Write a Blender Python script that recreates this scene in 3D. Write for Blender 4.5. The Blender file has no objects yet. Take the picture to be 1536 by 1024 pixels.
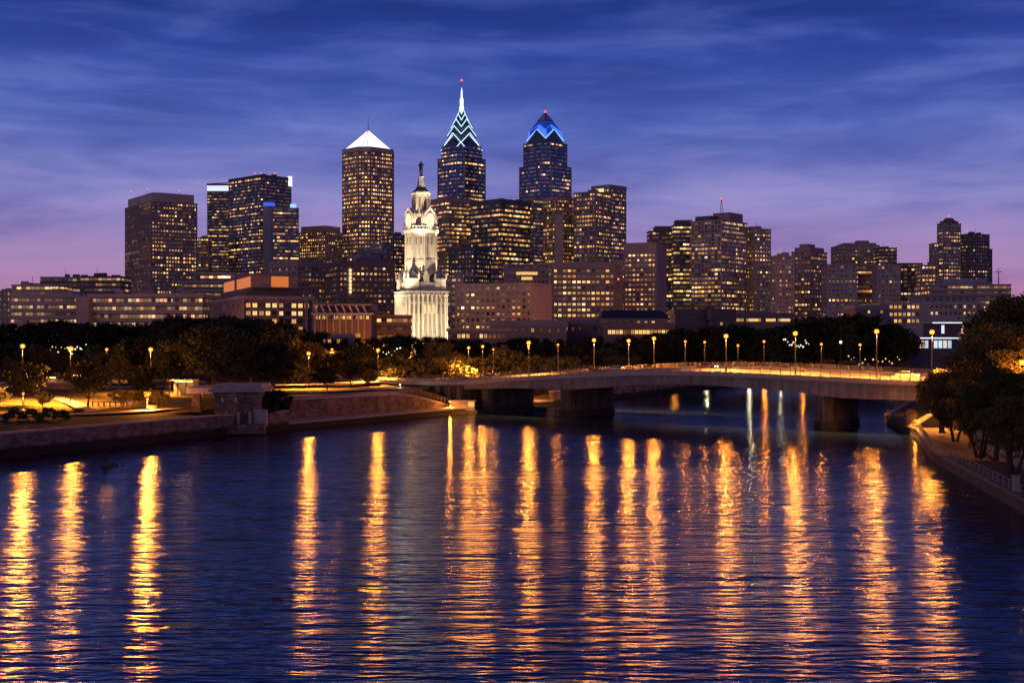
import bpy, math, random
import numpy as np
from mathutils import Vector, Matrix
R = math.radians
random.seed(11)
sc = bpy.context.scene
col = sc.collection

# ------------------------------------------------------------------ camera
F, H, Y0 = 1854.0, 18.0, 505.0          # focal length in photo pixels, eye height in metres, horizon row
cam_d = bpy.data.cameras.new('camera'); cam = bpy.data.objects.new('camera', cam_d); col.objects.link(cam)
cam.location = (0, 0, H); cam.rotation_euler = (R(90), 0, 0)
cam_d.sensor_width = 36; cam_d.lens = 36*F/1536; cam_d.shift_y = (Y0-512)/1536
cam_d.clip_start = 0.5; cam_d.clip_end = 40000
sc.camera = cam
def X(px, D): return (px-768)/F*D
def Z(py, D): return H-(py-Y0)/F*D
def Dz(py, z=0.0): return F*(H-z)/(py-Y0)

# ------------------------------------------------------------------ world: dusk sky
world = bpy.data.worlds.new('World'); sc.world = world; world.use_nodes = True
nt = world.node_tree; nt.nodes.clear()
def N(nt, t, **kw):
    n = nt.nodes.new(t)
    for k, v in kw.items():
        if k.startswith('i_'):
            key = k[2:]; key = int(key) if key.isdigit() else key
            n.inputs[key].default_value = v
        else: setattr(n, k, v)
    return n
def L(nt, a, b): nt.links.new(a, b)
def ramp(nt, stops, fac=None, interp='EASE'):
    r = N(nt, 'ShaderNodeValToRGB'); r.color_ramp.interpolation = interp
    e = r.color_ramp.elements
    while len(e) > 1: e.remove(e[-1])
    e[0].position = stops[0][0]; e[0].color = stops[0][1]
    for p, c in stops[1:]:
        q = e.new(p); q.color = c
    if fac is not None: L(nt, fac, r.inputs[0])
    return r
def srgb(r, g, b):
    f = lambda c: (c/255/12.92) if c/255 <= .04045 else ((c/255+.055)/1.055)**2.4
    return (f(r), f(g), f(b), 1)
def math_n(nt, op, a, b=None, c=None, clamp=False):
    n = N(nt, 'ShaderNodeMath', operation=op, use_clamp=clamp)
    for i, v in enumerate((a, b, c)):
        if v is None: continue
        if isinstance(v, (int, float)): n.inputs[i].default_value = v
        else: L(nt, v, n.inputs[i])
    return n.outputs[0]
SKY_STRENGTH = 1.0
tc = N(nt, 'ShaderNodeTexCoord')
sep = N(nt, 'ShaderNodeSeparateXYZ'); L(nt, tc.outputs['Generated'], sep.inputs[0])
el = math_n(nt, 'ARCSINE', sep.outputs['Z'])
# elevation 0..0.35 rad -> 0..1
t = math_n(nt, 'DIVIDE', el, 0.5, clamp=True)
base = ramp(nt, [(0.00, srgb(180, 112, 146)), (0.06, srgb(176, 120, 162)), (0.11, srgb(166, 132, 180)), (0.22, srgb(126, 126, 192)),
                 (0.33, srgb(78, 97, 178)), (0.44, srgb(46, 71, 156)), (0.54, srgb(26, 48, 122)), (0.75, srgb(20, 36, 96)), (1.0, srgb(14, 26, 76))], t, 'LINEAR')
cl_hi = ramp(nt, [(0.00, srgb(182, 118, 156)), (0.10, srgb(180, 138, 188)), (0.22, srgb(164, 152, 208)), (0.36, srgb(112, 128, 202)),
                  (0.55, srgb(58, 82, 168)), (1.0, srgb(34, 52, 120))], t, 'LINEAR')
cl_lo = ramp(nt, [(0.00, srgb(112, 72, 122)), (0.14, srgb(108, 96, 164)), (0.30, srgb(62, 78, 158)), (0.55, srgb(24, 44, 118)), (1.0, srgb(14, 26, 76))], t, 'LINEAR')
mp = N(nt, 'ShaderNodeMapping'); mp.inputs['Scale'].default_value = (2.1, 2.1, 11.0); mp.inputs['Rotation'].default_value = (0, R(-2.5), 0)
L(nt, tc.outputs['Generated'], mp.inputs['Vector'])
n1 = N(nt, 'ShaderNodeTexNoise', i_Scale=2.6, i_Detail=8.0, i_Roughness=0.54, i_Distortion=0.35); L(nt, mp.outputs[0], n1.inputs['Vector'])
mp2 = N(nt, 'ShaderNodeMapping'); mp2.inputs['Scale'].default_value = (2.6, 2.6, 24.0); mp2.inputs['Location'].default_value = (3.1, 1.7, 0.4)
mp2.inputs['Rotation'].default_value = (0, R(1.5), 0)
L(nt, tc.outputs['Generated'], mp2.inputs['Vector'])
n2 = N(nt, 'ShaderNodeTexNoise', i_Scale=2.0, i_Detail=6.0, i_Roughness=0.62, i_Distortion=0.5); L(nt, mp2.outputs[0], n2.inputs['Vector'])
hi = ramp(nt, [(0.44, (0, 0, 0, 1)), (0.70, (1, 1, 1, 1))], n1.outputs[0], 'EASE')
hi2 = ramp(nt, [(0.50, (0, 0, 0, 1)), (0.78, (1, 1, 1, 1))], n2.outputs[0], 'EASE')
lo = ramp(nt, [(0.30, (1, 1, 1, 1)), (0.50, (0, 0, 0, 1))], n1.outputs[0], 'EASE')
def mixc(nt, fac, a, b, mode='MIX'):
    m = N(nt, 'ShaderNodeMix', data_type='RGBA', blend_type=mode)
    if isinstance(fac, (int, float)): m.inputs[0].default_value = fac
    else: L(nt, fac, m.inputs[0])
    for i, v in ((6, a), (7, b)):
        if isinstance(v, tuple): m.inputs[i].default_value = v
        else: L(nt, v, m.inputs[i])
    return m.outputs[2]
c = mixc(nt, math_n(nt, 'MULTIPLY', hi.outputs[0], 0.62), base.outputs[0], cl_hi.outputs[0])
c = mixc(nt, math_n(nt, 'MULTIPLY', lo.outputs[0], 0.6), c, cl_lo.outputs[0])
c = mixc(nt, math_n(nt, 'MULTIPLY', hi2.outputs[0], 0.35), c, cl_hi.outputs[0])
sky = N(nt, 'ShaderNodeTexSky', sky_type='NISHITA'); sky.sun_disc = False; sky.sun_elevation = R(-4); sky.sun_rotation = R(-60); sky.altitude = 20
addm = N(nt, 'ShaderNodeMix', data_type='RGBA', blend_type='ADD'); addm.inputs[0].default_value = 0.05
L(nt, c, addm.inputs[6]); L(nt, sky.outputs[0], addm.inputs[7])
bg = N(nt, 'ShaderNodeBackground', i_Strength=SKY_STRENGTH); L(nt, addm.outputs[2], bg.inputs[0])
wo = N(nt, 'ShaderNodeOutputWorld'); L(nt, bg.outputs[0], wo.inputs[0])
world.cycles.sampling_method = 'AUTOMATIC'

# afterglow of the sun just under the horizon, west of the camera
sd = bpy.data.lights.new('afterglow_sun', 'SUN'); so = bpy.data.objects.new('afterglow_sun', sd); col.objects.link(so)
sd.energy = 0.25; sd.angle = R(30); sd.color = (1.0, 0.70, 0.52); so.rotation_euler = (R(83), 0, R(-35))

sc.view_settings.view_transform = 'Standard'; sc.view_settings.look = 'None'
sc.view_settings.exposure = 0; sc.view_settings.gamma = 1
sc.render.engine = 'CYCLES'
cy = sc.cycles
cy.use_denoising = True; cy.use_adaptive_sampling = False
cy.max_bounces = 4; cy.diffuse_bounces = 2; cy.glossy_bounces = 3; cy.transmission_bounces = 2; cy.transparent_max_bounces = 8
cy.caustics_reflective = False; cy.caustics_refractive = False
cy.use_light_tree = True; cy.sample_clamp_indirect = 4.0

# ------------------------------------------------------------------ materials
def new_mat(name, sampling='NONE'):
    m = bpy.data.materials.new(name); m.use_nodes = True
    m.cycles.emission_sampling = sampling
    return m
def plain(name, c, rough=.8, var=.25, scale=.4, metal=0.0, bump=0.0, spec=.5, var2=None):
    """principled surface whose own colour varies by a 3-D noise"""
    m = new_mat(name); n = m.node_tree; b = n.nodes['Principled BSDF']
    tcn = N(n, 'ShaderNodeTexCoord')
    no = N(n, 'ShaderNodeTexNoise', i_Scale=scale, i_Detail=5.0, i_Roughness=.6); L(n, tcn.outputs['Object'], no.inputs['Vector'])
    a = tuple(x*(1-var) for x in c)+(1,); d = tuple(min(1, x*(1+var)) for x in c)+(1,)
    if var2: d = tuple(var2)+(1,)
    r = ramp(n, [(.3, a), (.7, d)], no.outputs[0], 'LINEAR'); L(n, r.outputs[0], b.inputs['Base Color'])
    b.inputs['Roughness'].default_value = rough; b.inputs['Metallic'].default_value = metal
    b.inputs['Specular IOR Level'].default_value = spec
    if bump:
        bp = N(n, 'ShaderNodeBump', i_Strength=.6, i_Distance=bump); L(n, no.outputs[0], bp.inputs['Height']); L(n, bp.outputs[0], b.inputs['Normal'])
    return m
def emis(name, c, s, sampling='NONE', base=(0.1, 0.1, 0.1)):
    m = new_mat(name, sampling); b = m.node_tree.nodes['Principled BSDF']
    b.inputs['Base Color'].default_value = tuple(base)+(1,)
    b.inputs['Emission Color'].default_value = tuple(c)+(1,); b.inputs['Emission Strength'].default_value = s
    return m
def masonry(name, c, bw=1.2, bh=.45, var=.35, mortar=.6, dark_below=None):
    m = new_mat(name); n = m.node_tree; b = n.nodes['Principled BSDF']
    g = N(n, 'ShaderNodeNewGeometry'); s = N(n, 'ShaderNodeSeparateXYZ'); L(n, g.outputs['Position'], s.inputs[0])
    along = math_n(n, 'ADD', s.outputs[0], math_n(n, 'MULTIPLY', s.outputs[1], .73))
    cb = N(n, 'ShaderNodeCombineXYZ'); L(n, along, cb.inputs[0]); L(n, s.outputs[2], cb.inputs[1])
    br = N(n, 'ShaderNodeTexBrick', i_Scale=1.0); br.inputs['Brick Width'].default_value = bw; br.inputs['Row Height'].default_value = bh
    br.inputs['Mortar Size'].default_value = .03; br.inputs['Bias'].default_value = -.1
    br.inputs['Color1'].default_value = tuple(x*(1-var) for x in c)+(1,)
    br.inputs['Color2'].default_value = tuple(x*(1+var) for x in c)+(1,)
    br.inputs['Mortar'].default_value = tuple(x*mortar for x in c)+(1,)
    L(n, cb.outputs[0], br.inputs['Vector'])
    no = N(n, 'ShaderNodeTexNoise', i_Scale=.35, i_Detail=6.0, i_Roughness=.7); L(n, g.outputs['Position'], no.inputs['Vector'])
    r = ramp(n, [(.35, (.45, .42, .4, 1)), (.65, (1.2, 1.15, 1.1, 1))], no.outputs[0], 'LINEAR')
    cc = mixc(n, 1.0, br.outputs[0], r.outputs[0], 'MULTIPLY')
    if dark_below is not None:      # weed and wet stain left by the tide
        w = math_n(n, 'ADD', s.outputs[2], math_n(n, 'MULTIPLY', no.outputs[0], .8))
        f = math_n(n, 'MULTIPLY_ADD', w, 2.0, -2.0*(dark_below+.4), clamp=True)
        cc = mixc(n, f, (.012, .013, .008, 1), cc)
    L(n, cc, b.inputs['Base Color']); b.inputs['Roughness'].default_value = .85
    bp = N(n, 'ShaderNodeBump', i_Strength=.5, i_Distance=.05); L(n, br.outputs['Fac'], bp.inputs['Height']); bp.invert = True
    L(n, bp.outputs[0], b.inputs['Normal'])
    return m

SODIUM = (1.0, 0.40, 0.055)
M = {}
M['granite_wall'] = masonry('granite_wall', (.25, .205, .20), 1.3, .5, dark_below=1.3)
M['pavilion_stone'] = masonry('pavilion_stone', (.25, .17, .14), .9, .4)
M['retaining'] = masonry('retaining_stone', (.24, .16, .14), 1.0, .35)
M['coping'] = plain('coping_stone', (.36, .31, .30), .8, .2, .8)
M['concrete'] = plain('concrete', (.30, .27, .27), .8, .18, .25, bump=.02)
def streaked(name, c, stain=.55):
    """concrete with rain streaks running down and blotches"""
    m = new_mat(name); n = m.node_tree; b = n.nodes['Principled BSDF']; g_ = N(n, 'ShaderNodeNewGeometry')
    a = N(n, 'ShaderNodeMapping'); a.inputs['Scale'].default_value = (1.1, 1.1, .10); L(n, g_.outputs['Position'], a.inputs['Vector'])
    n1_ = N(n, 'ShaderNodeTexNoise', i_Scale=1.0, i_Detail=5.0, i_Roughness=.65); L(n, a.outputs[0], n1_.inputs['Vector'])
    n2_ = N(n, 'ShaderNodeTexNoise', i_Scale=.18, i_Detail=6.0, i_Roughness=.6); L(n, g_.outputs['Position'], n2_.inputs['Vector'])
    r1 = ramp(n, [(.38, (stain, stain*.95, stain*.88, 1)), (.62, (1.08, 1.06, 1.04, 1))], n1_.outputs[0], 'LINEAR'); r2 = ramp(n, [(.35, (.7, .66, .62, 1)), (.65, (1.1, 1.1, 1.1, 1))], n2_.outputs[0], 'LINEAR')
    cc = mixc(n, 1.0, r1.outputs[0], r2.outputs[0], 'MULTIPLY'); cc = mixc(n, 1.0, tuple(c)+(1,), cc, 'MULTIPLY'); L(n, cc, b.inputs['Base Color']); b.inputs['Roughness'].default_value = .82
    bp_ = N(n, 'ShaderNodeBump', i_Strength=.4, i_Distance=.03); L(n, n1_.outputs[0], bp_.inputs['Height']); L(n, bp_.outputs[0], b.inputs['Normal']); return m
M['pier_concrete'] = streaked('pier_concrete', (.15, .115, .10), .4)
M['girder'] = streaked('girder_concrete', (.25, .225, .245), .66)
M['metal'] = plain('grey_metal', (.16, .15, .15), .5, .15, 1.0, metal=.3)
M['railmetal'] = plain('railing_metal', (.20, .17, .15), .5, .2, 1.0, metal=.2)
M['black_metal'] = plain('black_iron', (.02, .02, .02), .5, .2, 1.0, metal=.3)
M['grass'] = plain('grass', (.07, .055, .022), .95, .45, .35, bump=.05, spec=.1)
M['ground'] = plain('city_ground', (.05, .05, .045), .9, .3, .02, spec=.2)
M['path'] = plain('path_paving', (.26, .22, .18), .85, .2, .6)
M['asphalt'] = plain('asphalt', (.055, .052, .05), .8, .25, .3)
M['deckroad'] = plain('bridge_road', (.20, .18, .16), .75, .2, .3)
M['sidewalk'] = plain('sidewalk', (.34, .31, .28), .8, .15, .5)
M['paint'] = plain('road_paint', (.75, .73, .66), .6, .1, 2.0)
M['bark'] = plain('bark', (.07, .05, .035), .95, .35, 2.0, spec=.1)
M['rock'] = plain('rock', (.09, .08, .07), .9, .4, 1.0, bump=.1)
def leafmat(name, c):
    m = new_mat(name); n = m.node_tree; b = n.nodes['Principled BSDF']
    tcn = N(n, 'ShaderNodeTexCoord')
    no = N(n, 'ShaderNodeTexNoise', i_Scale=.55, i_Detail=4.0, i_Roughness=.7); L(n, tcn.outputs['Object'], no.inputs['Vector'])
    oi = N(n, 'ShaderNodeObjectInfo')
    f = math_n(n, 'ADD', no.outputs[0], math_n(n, 'MULTIPLY_ADD', oi.outputs['Random'], .3, -.15))
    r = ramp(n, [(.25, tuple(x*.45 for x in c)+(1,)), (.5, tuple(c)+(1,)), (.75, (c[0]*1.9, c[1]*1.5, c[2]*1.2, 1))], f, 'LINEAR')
    L(n, r.outputs[0], b.inputs['Base Color']); b.inputs['Roughness'].default_value = .7
    b.inputs['Specular IOR Level'].default_value = .25
    return m
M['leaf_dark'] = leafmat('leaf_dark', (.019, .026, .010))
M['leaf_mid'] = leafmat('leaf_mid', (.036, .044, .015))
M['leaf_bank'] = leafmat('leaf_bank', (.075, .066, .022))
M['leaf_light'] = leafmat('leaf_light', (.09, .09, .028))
def globe_mat(name, core, edge, sc_):
    """lamp globe with its halo painted in: bright middle fading to a dim rim; lets its lamp's light through"""
    m = new_mat(name); n = m.node_tree; n.nodes.remove(n.nodes['Principled BSDF']); out = n.nodes['Material Output']
    lw = N(n, 'ShaderNodeLayerWeight', i_Blend=.5); f = math_n(n, 'POWER', math_n(n, 'SUBTRACT', 1.0, lw.outputs['Facing']), 2.2)
    cc = mixc(n, f, tuple(edge)+(1,), tuple(core)+(1,)); e = N(n, 'ShaderNodeEmission'); L(n, cc, e.inputs[0]); L(n, math_n(n, 'MULTIPLY_ADD', f, sc_, .8), e.inputs[1])
    t_ = N(n, 'ShaderNodeBsdfTransparent'); mx = N(n, 'ShaderNodeAddShader'); L(n, e.outputs[0], mx.inputs[0]); L(n, t_.outputs[0], mx.inputs[1]); L(n, mx.outputs[0], out.inputs[0]); return m
M['bulb'] = globe_mat('sodium_globe', (1.0, .36, .05), (1.0, .20, .012), 1.35)
M['bulb_small'] = globe_mat('sodium_globe_small', (1.0, .33, .04), (1.0, .18, .012), 1.0)
M['bulb_white'] = globe_mat('white_globe', (1.0, .95, .6), (.8, .75, .4), 5.0)
LAMP_W = {'sodium_globe': (7000, (1.0, .30, .028), 125000), 'sodium_globe_small': (2600, (1.0, .30, .03), 12000), 'white_globe': (2600, (1.0, .86, .58), 0)}
M['red_beacon'] = emis('red_beacon', (1.0, .05, .06), 3)
M['neon'] = emis('neon_cyan', (.62, .87, 1.0), 1.35)
M['neon_white'] = emis('neon_white', (.86, .95, 1.0), 1.6)
M['facet_glow_blue'] = emis('facet_glow_blue', (.04, .16, 1.0), 1.3)  # glow of the floodlit crown facets, put into their colour
M['facet_glow_blue2'] = emis('neon_blue_pale', (.22, .50, 1.0), 1.3)
M['pyramid_glow'] = emis('pyramid_glow', (.98, .97, 1.0), 1.5)
M['headlight'] = emis('headlight', (1.0, .93, .75), 30)
M['taillight'] = emis('taillight', (1.0, .04, .02), 8)

_wall_cache = {}
def wallmat(c, rough=.8):
    k = (tuple(c), rough)
    if k not in _wall_cache: _wall_cache[k] = plain('wall_%d' % len(_wall_cache), c, rough, .14, .06)
    return _wall_cache[k]

# lit-window node group: each UV cell is one window, lit by chance, by run and by storey
g = bpy.data.node_groups.new('lit_windows', 'ShaderNodeTree')
for nm, tp in (('Seed', 'NodeSocketFloat'), ('Single', 'NodeSocketFloat'), ('Run', 'NodeSocketFloat'), ('Storey', 'NodeSocketFloat'),
               ('Gap', 'NodeSocketFloat')):
    g.interface.new_socket(nm, in_out='INPUT', socket_type=tp)
g.interface.new_socket('Lit', in_out='OUTPUT', socket_type='NodeSocketFloat')
g.interface.new_socket('Tone', in_out='OUTPUT', socket_type='NodeSocketFloat')
gi = N(g, 'NodeGroupInput'); go = N(g, 'NodeGroupOutput')
uvn = N(g, 'ShaderNodeUVMap'); s = N(g, 'ShaderNodeSeparateXYZ'); L(g, uvn.outputs[0], s.inputs[0])
u, v = s.outputs[0], s.outputs[1]
fu, fv = math_n(g, 'FLOOR', u), math_n(g, 'FLOOR', v)
ru, rv = math_n(g, 'FRACT', u), math_n(g, 'FRACT', v)
def wn(a, b, cadd):
    cb = N(g, 'ShaderNodeCombineXYZ'); L(g, a, cb.inputs[0]); L(g, b, cb.inputs[1])
    L(g, math_n(g, 'ADD', gi.outputs['Seed'], cadd), cb.inputs[2])
    w = N(g, 'ShaderNodeTexWhiteNoise', noise_dimensions='3D'); L(g, cb.outputs[0], w.inputs['Vector']); return w.outputs[0]
wa = wn(fu, fv, 0.5); wb = wn(fu, fv, 7.5)
run_u = math_n(g, 'FLOOR', math_n(g, 'MULTIPLY_ADD', u, .16, math_n(g, 'MULTIPLY', fv, .37)))
wc = wn(run_u, fv, 13.5)
wd = wn(math_n(g, 'FLOOR', math_n(g, 'MULTIPLY', u, .03)), fv, 21.5)
l1 = math_n(g, 'LESS_THAN', wa, math_n(g, 'MULTIPLY', gi.outputs['Single'], .5))
l2 = math_n(g, 'MULTIPLY', math_n(g, 'LESS_THAN', wc, math_n(g, 'MULTIPLY', gi.outputs['Run'], 1.8)), math_n(g, 'LESS_THAN', wa, .82))
l3 = math_n(g, 'MULTIPLY', math_n(g, 'LESS_THAN', wd, math_n(g, 'MULTIPLY', gi.outputs['Storey'], 2.3)), math_n(g, 'LESS_THAN', wa, .88))
lit = math_n(g, 'MAXIMUM', math_n(g, 'MAXIMUM', l1, l2), l3)
mu = math_n(g, 'MULTIPLY', math_n(g, 'GREATER_THAN', ru, gi.outputs['Gap']), math_n(g, 'LESS_THAN', ru, math_n(g, 'SUBTRACT', 1.0, gi.outputs['Gap'])))
mv = math_n(g, 'MULTIPLY', math_n(g, 'GREATER_THAN', rv, .42), math_n(g, 'LESS_THAN', rv, .84))
lum = math_n(g, 'MULTIPLY_ADD', math_n(g, 'POWER', wb, 2.2), 1.05, .10)
dim = math_n(g, 'MULTIPLY', math_n(g, 'POWER', wn(fu, fv, 41.5), 2.0), .085)
L(g, math_n(g, 'MULTIPLY', math_n(g, 'ADD', math_n(g, 'MULTIPLY', math_n(g, 'MULTIPLY', lit, lum), math_n(g, 'MULTIPLY_ADD', math_n(g, 'POWER', wn(math_n(g, 'FLOOR', math_n(g, 'MULTIPLY', u, .03)), fv, 51.5), 1.6), 1.5, .45)), dim), math_n(g, 'MULTIPLY', mu, mv)), go.inputs['Lit'])
L(g, wn(fu, fv, 33.5), go.inputs['Tone'])
_seed = [0]
def glazing(glass=(.02, .025, .035), single=.22, run=.14, storey=.05, strength=2.2, warm=(1.0, .56, .16), gap=.05, metal=0.0, rough=.12):
    _seed[0] += 1
    m = new_mat('glazing_%d' % _seed[0]); n = m.node_tree; b = n.nodes['Principled BSDF']
    gn = N(n, 'ShaderNodeGroup'); gn.node_tree = bpy.data.node_groups['lit_windows']
    for k, vv in (('Seed', _seed[0]*5.0), ('Single', single), ('Run', run), ('Storey', storey), ('Gap', gap)): gn.inputs[k].default_value = vv
    b.inputs['Base Color'].default_value = tuple(glass)+(1,); b.inputs['Roughness'].default_value = rough; b.inputs['Metallic'].default_value = metal
    rc = ramp(n, [(0, (warm[0], warm[1]*.62, warm[2]*.4, 1)), (.4, (warm[0], warm[1]*.88, warm[2]*.85, 1)), (.85, (1.0, .60, .20, 1)), (.98, (1, .80, .55, 1))], gn.outputs['Tone'], 'LINEAR')
    L(n, rc.outputs[0], b.inputs['Emission Color']); L(n, math_n(n, 'MULTIPLY', gn.outputs['Lit'], strength*1.15), b.inputs['Emission Strength'])
    return m

# ------------------------------------------------------------------ object helpers
def tag(o, label=None, cat=None, group=None, kind=None):
    if label: o['label'] = label
    if cat: o['category'] = cat
    if group: o['group'] = group
    if kind: o['kind'] = kind
    return o
def thing(name, label, cat, loc=(0, 0, 0), group=None):
    o = bpy.data.objects.new(name, None); col.objects.link(o); o.location = loc; o.empty_display_size = 1
    return tag(o, label, cat, group)
def origin(o):
    v = Vector((0, 0, 0))
    while o is not None: v += o.location; o = o.parent
    return v
def copy_tree(o, parent=None):
    c = o.copy(); col.objects.link(c)
    if parent is not None: c.parent = parent
    for ch in o.children: copy_tree(ch, c)
    return c
SLIM = None     # optional (cx, cy, k): narrows a tall thing about its own axis
class MB:
    """collects faces given in world coordinates and links them as one mesh"""
    def __init__(s): s.v = []; s.f = []; s.uv = []; s.smooth = False
    def face(s, pts, uv=None):
        n = len(s.v); s.v += [tuple(p) for p in pts]; s.f.append(tuple(range(n, n+len(pts)))); s.uv += uv if uv else [(0, 0)]*len(pts)
    def hexa(s, p):     # 8 points, bottom 4 ccw then top 4
        n = len(s.v); s.v += [tuple(q) for q in p]
        for f in ((0, 3, 2, 1), (4, 5, 6, 7), (0, 1, 5, 4), (1, 2, 6, 5), (2, 3, 7, 6), (3, 0, 4, 7)):
            s.f.append(tuple(n+i for i in f)); s.uv += [(0, 0)]*4
    def box(s, c, size, rz=0.0, taper=1.0):
        ca, sa = math.cos(rz), math.sin(rz); x, y, z = c; a, b, h = size[0]/2, size[1]/2, size[2]
        pts = []
        for k, zz in ((1, z), (taper, z+h)):
            for sx, sy in ((-1, -1), (1, -1), (1, 1), (-1, 1)):
                px, py = sx*a*k, sy*b*k; pts.append((x+px*ca-py*sa, y+px*sa+py*ca, zz))
        s.hexa(pts)
    def prism(s, poly, z0, z1, poly2=None, cap=True, cap0=True):
        poly2 = poly2 or poly; n = len(s.v); k = len(poly)
        s.v += [(p[0], p[1], z0) for p in poly]+[(p[0], p[1], z1) for p in poly2]
        for i in range(k):
            j = (i+1) % k; s.f.append((n+i, n+j, n+k+j, n+k+i)); s.uv += [(0, 0)]*4
        if cap: s.f.append(tuple(n+k+i for i in range(k))); s.uv += [(0, 0)]*k
        if cap0: s.f.append(tuple(n+k-1-i for i in range(k))); s.uv += [(0, 0)]*k
    def ring(s, pin, pout, z0, z1):
        n = len(s.v); k = len(pin)
        s.v += [(p[0], p[1], z0) for p in pin]+[(p[0], p[1], z0) for p in pout]+[(p[0], p[1], z1) for p in pout]+[(p[0], p[1], z1) for p in pin]
        for i in range(k):
            j = (i+1) % k
            for a, b in ((0, 1), (1, 2), (2, 3)):
                s.f.append((n+a*k+j, n+a*k+i, n+b*k+i, n+b*k+j)[::-1]); s.uv += [(0, 0)]*4
    def tube(s, pts, rad, seg=8, cap=True):
        pts = [Vector(p) for p in pts]; n = len(s.v)
        rads = rad if isinstance(rad, (list, tuple)) else [rad]*len(pts)
        for i, p in enumerate(pts):
            d = (pts[min(i+1, len(pts)-1)]-pts[max(i-1, 0)]).normalized()
            a = d.cross(Vector((0, 0, 1)) if abs(d.z) < .9 else Vector((1, 0, 0))).normalized(); b = d.cross(a)
            for k in range(seg):
                t = 2*math.pi*k/seg; q = p+(a*math.cos(t)+b*math.sin(t))*rads[i]; s.v.append(tuple(q))
        for i in range(len(pts)-1):
            for k in range(seg):
                k2 = (k+1) % seg; s.f.append((n+i*seg+k, n+(i+1)*seg+k, n+(i+1)*seg+k2, n+i*seg+k2)); s.uv += [(0, 0)]*4
        if cap:
            s.f.append(tuple(n+k for k in range(seg))); s.uv += [(0, 0)]*seg
            e = n+(len(pts)-1)*seg; s.f.append(tuple(e+seg-1-k for k in range(seg))); s.uv += [(0, 0)]*seg
    def lathe(s, cx, cy, prof, seg=16, rot=0.0, square=None):
        n = len(s.v)
        for r, z in prof:
            for k in range(seg):
                t = rot+2*math.pi*k/seg; s.v.append((cx+r*math.cos(t), cy+r*math.sin(t), z))
        for i in range(len(prof)-1):
            for k in range(seg):
                k2 = (k+1) % seg; s.f.append((n+i*seg+k, n+i*seg+k2, n+(i+1)*seg+k2, n+(i+1)*seg+k)); s.uv += [(0, 0)]*4
        s.f.append(tuple(n+seg-1-k for k in range(seg))); s.uv += [(0, 0)]*seg
        e = n+(len(prof)-1)*seg; s.f.append(tuple(e+k for k in range(seg))); s.uv += [(0, 0)]*seg
    def ball(s, c, r, seg=8, rings=5, sz=1.0):
        prof = [(max(.001, r*math.sin(math.pi*i/rings)), c[2]-r*sz*math.cos(math.pi*i/rings)) for i in range(rings+1)]
        s.lathe(c[0], c[1], prof, seg)
    def build(s, name, mat, parent=None, smooth=False):
        o0 = origin(parent) if parent is not None else Vector((0, 0, 0))
        if SLIM: s.v = [(SLIM[0]+(a-SLIM[0])*SLIM[2], SLIM[1]+(b-SLIM[1])*SLIM[2], c) for a, b, c in s.v]
        me = bpy.data.meshes.new(name)
        me.from_pydata([(a-o0.x, b-o0.y, c-o0.z) for a, b, c in s.v], [], s.f)
        uvl = me.uv_layers.new(name='UVMap'); uvl.data.foreach_set('uv', np.array(s.uv, dtype=np.float32).ravel())
        if smooth: me.polygons.foreach_set('use_smooth', [True]*len(me.polygons))
        me.materials.append(mat); me.update()
        ob = bpy.data.objects.new(name, me); col.objects.link(ob)
        if parent is not None: ob.parent = parent
        return ob
def struct(name, mb, mat): return tag(mb.build(name, mat), kind='structure')

def offset(poly, d):
    """offset a ccw polygon outward by d"""
    out = []; k = len(poly)
    for i in range(k):
        p0, p1, p2 = Vector(poly[i-1]), Vector(poly[i]), Vector(poly[(i+1) % k])
        e1 = (p1-p0).normalized(); e2 = (p2-p1).normalized()
        n1 = Vector((e1.y, -e1.x)); n2 = Vector((e2.y, -e2.x))
        b = (n1+n2); l = b.length_squared
        out.append(tuple(p1+b*(2*d/l)) if l > .05 else tuple(p1+n1*d))
    return out
def scaled(poly, k, dx=0, dy=0, ky=None):
    cx = sum(p[0] for p in poly)/len(poly); cyy = sum(p[1] for p in poly)/len(poly)
    return [(cx+(p[0]-cx)*k+dx, cyy+(p[1]-cyy)*(ky or k)+dy) for p in poly]

def footprint(xl, xc, xr, D, th=None):
    """ccw rectangle with its near corner on column xc at depth D, seen from column xl to column xr"""
    if xc is None:
        a, b = X(xl, D), X(xr, D); d = min(max((b-a)*.8, 14), 40)
        return [(a, D), (b, D), (b, D+d), (a, D+d)]
    th = R(th) if th is not None else min(max(math.atan2(xr-xc, xc-xl), R(14)), R(76))
    c = Vector((X(xc, D), D)); dl = Vector((-math.cos(th), math.sin(th))); dr = Vector((math.sin(th), math.cos(th)))
    def hit(px, d):
        k = (px-768)/F   # x = k*y
        return (k*c.y-c.x)/(d.x-k*d.y)
    wl, wr = hit(xl, dl), hit(xr, dr)
    wl = min(max(wl, 4), 90); wr = min(max(wr, 4), 90)
    l = c+dl*wl; r = c+dr*wr; b = l+dr*wr
    return [tuple(c), tuple(r), tuple(b), tuple(l)]

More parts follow.
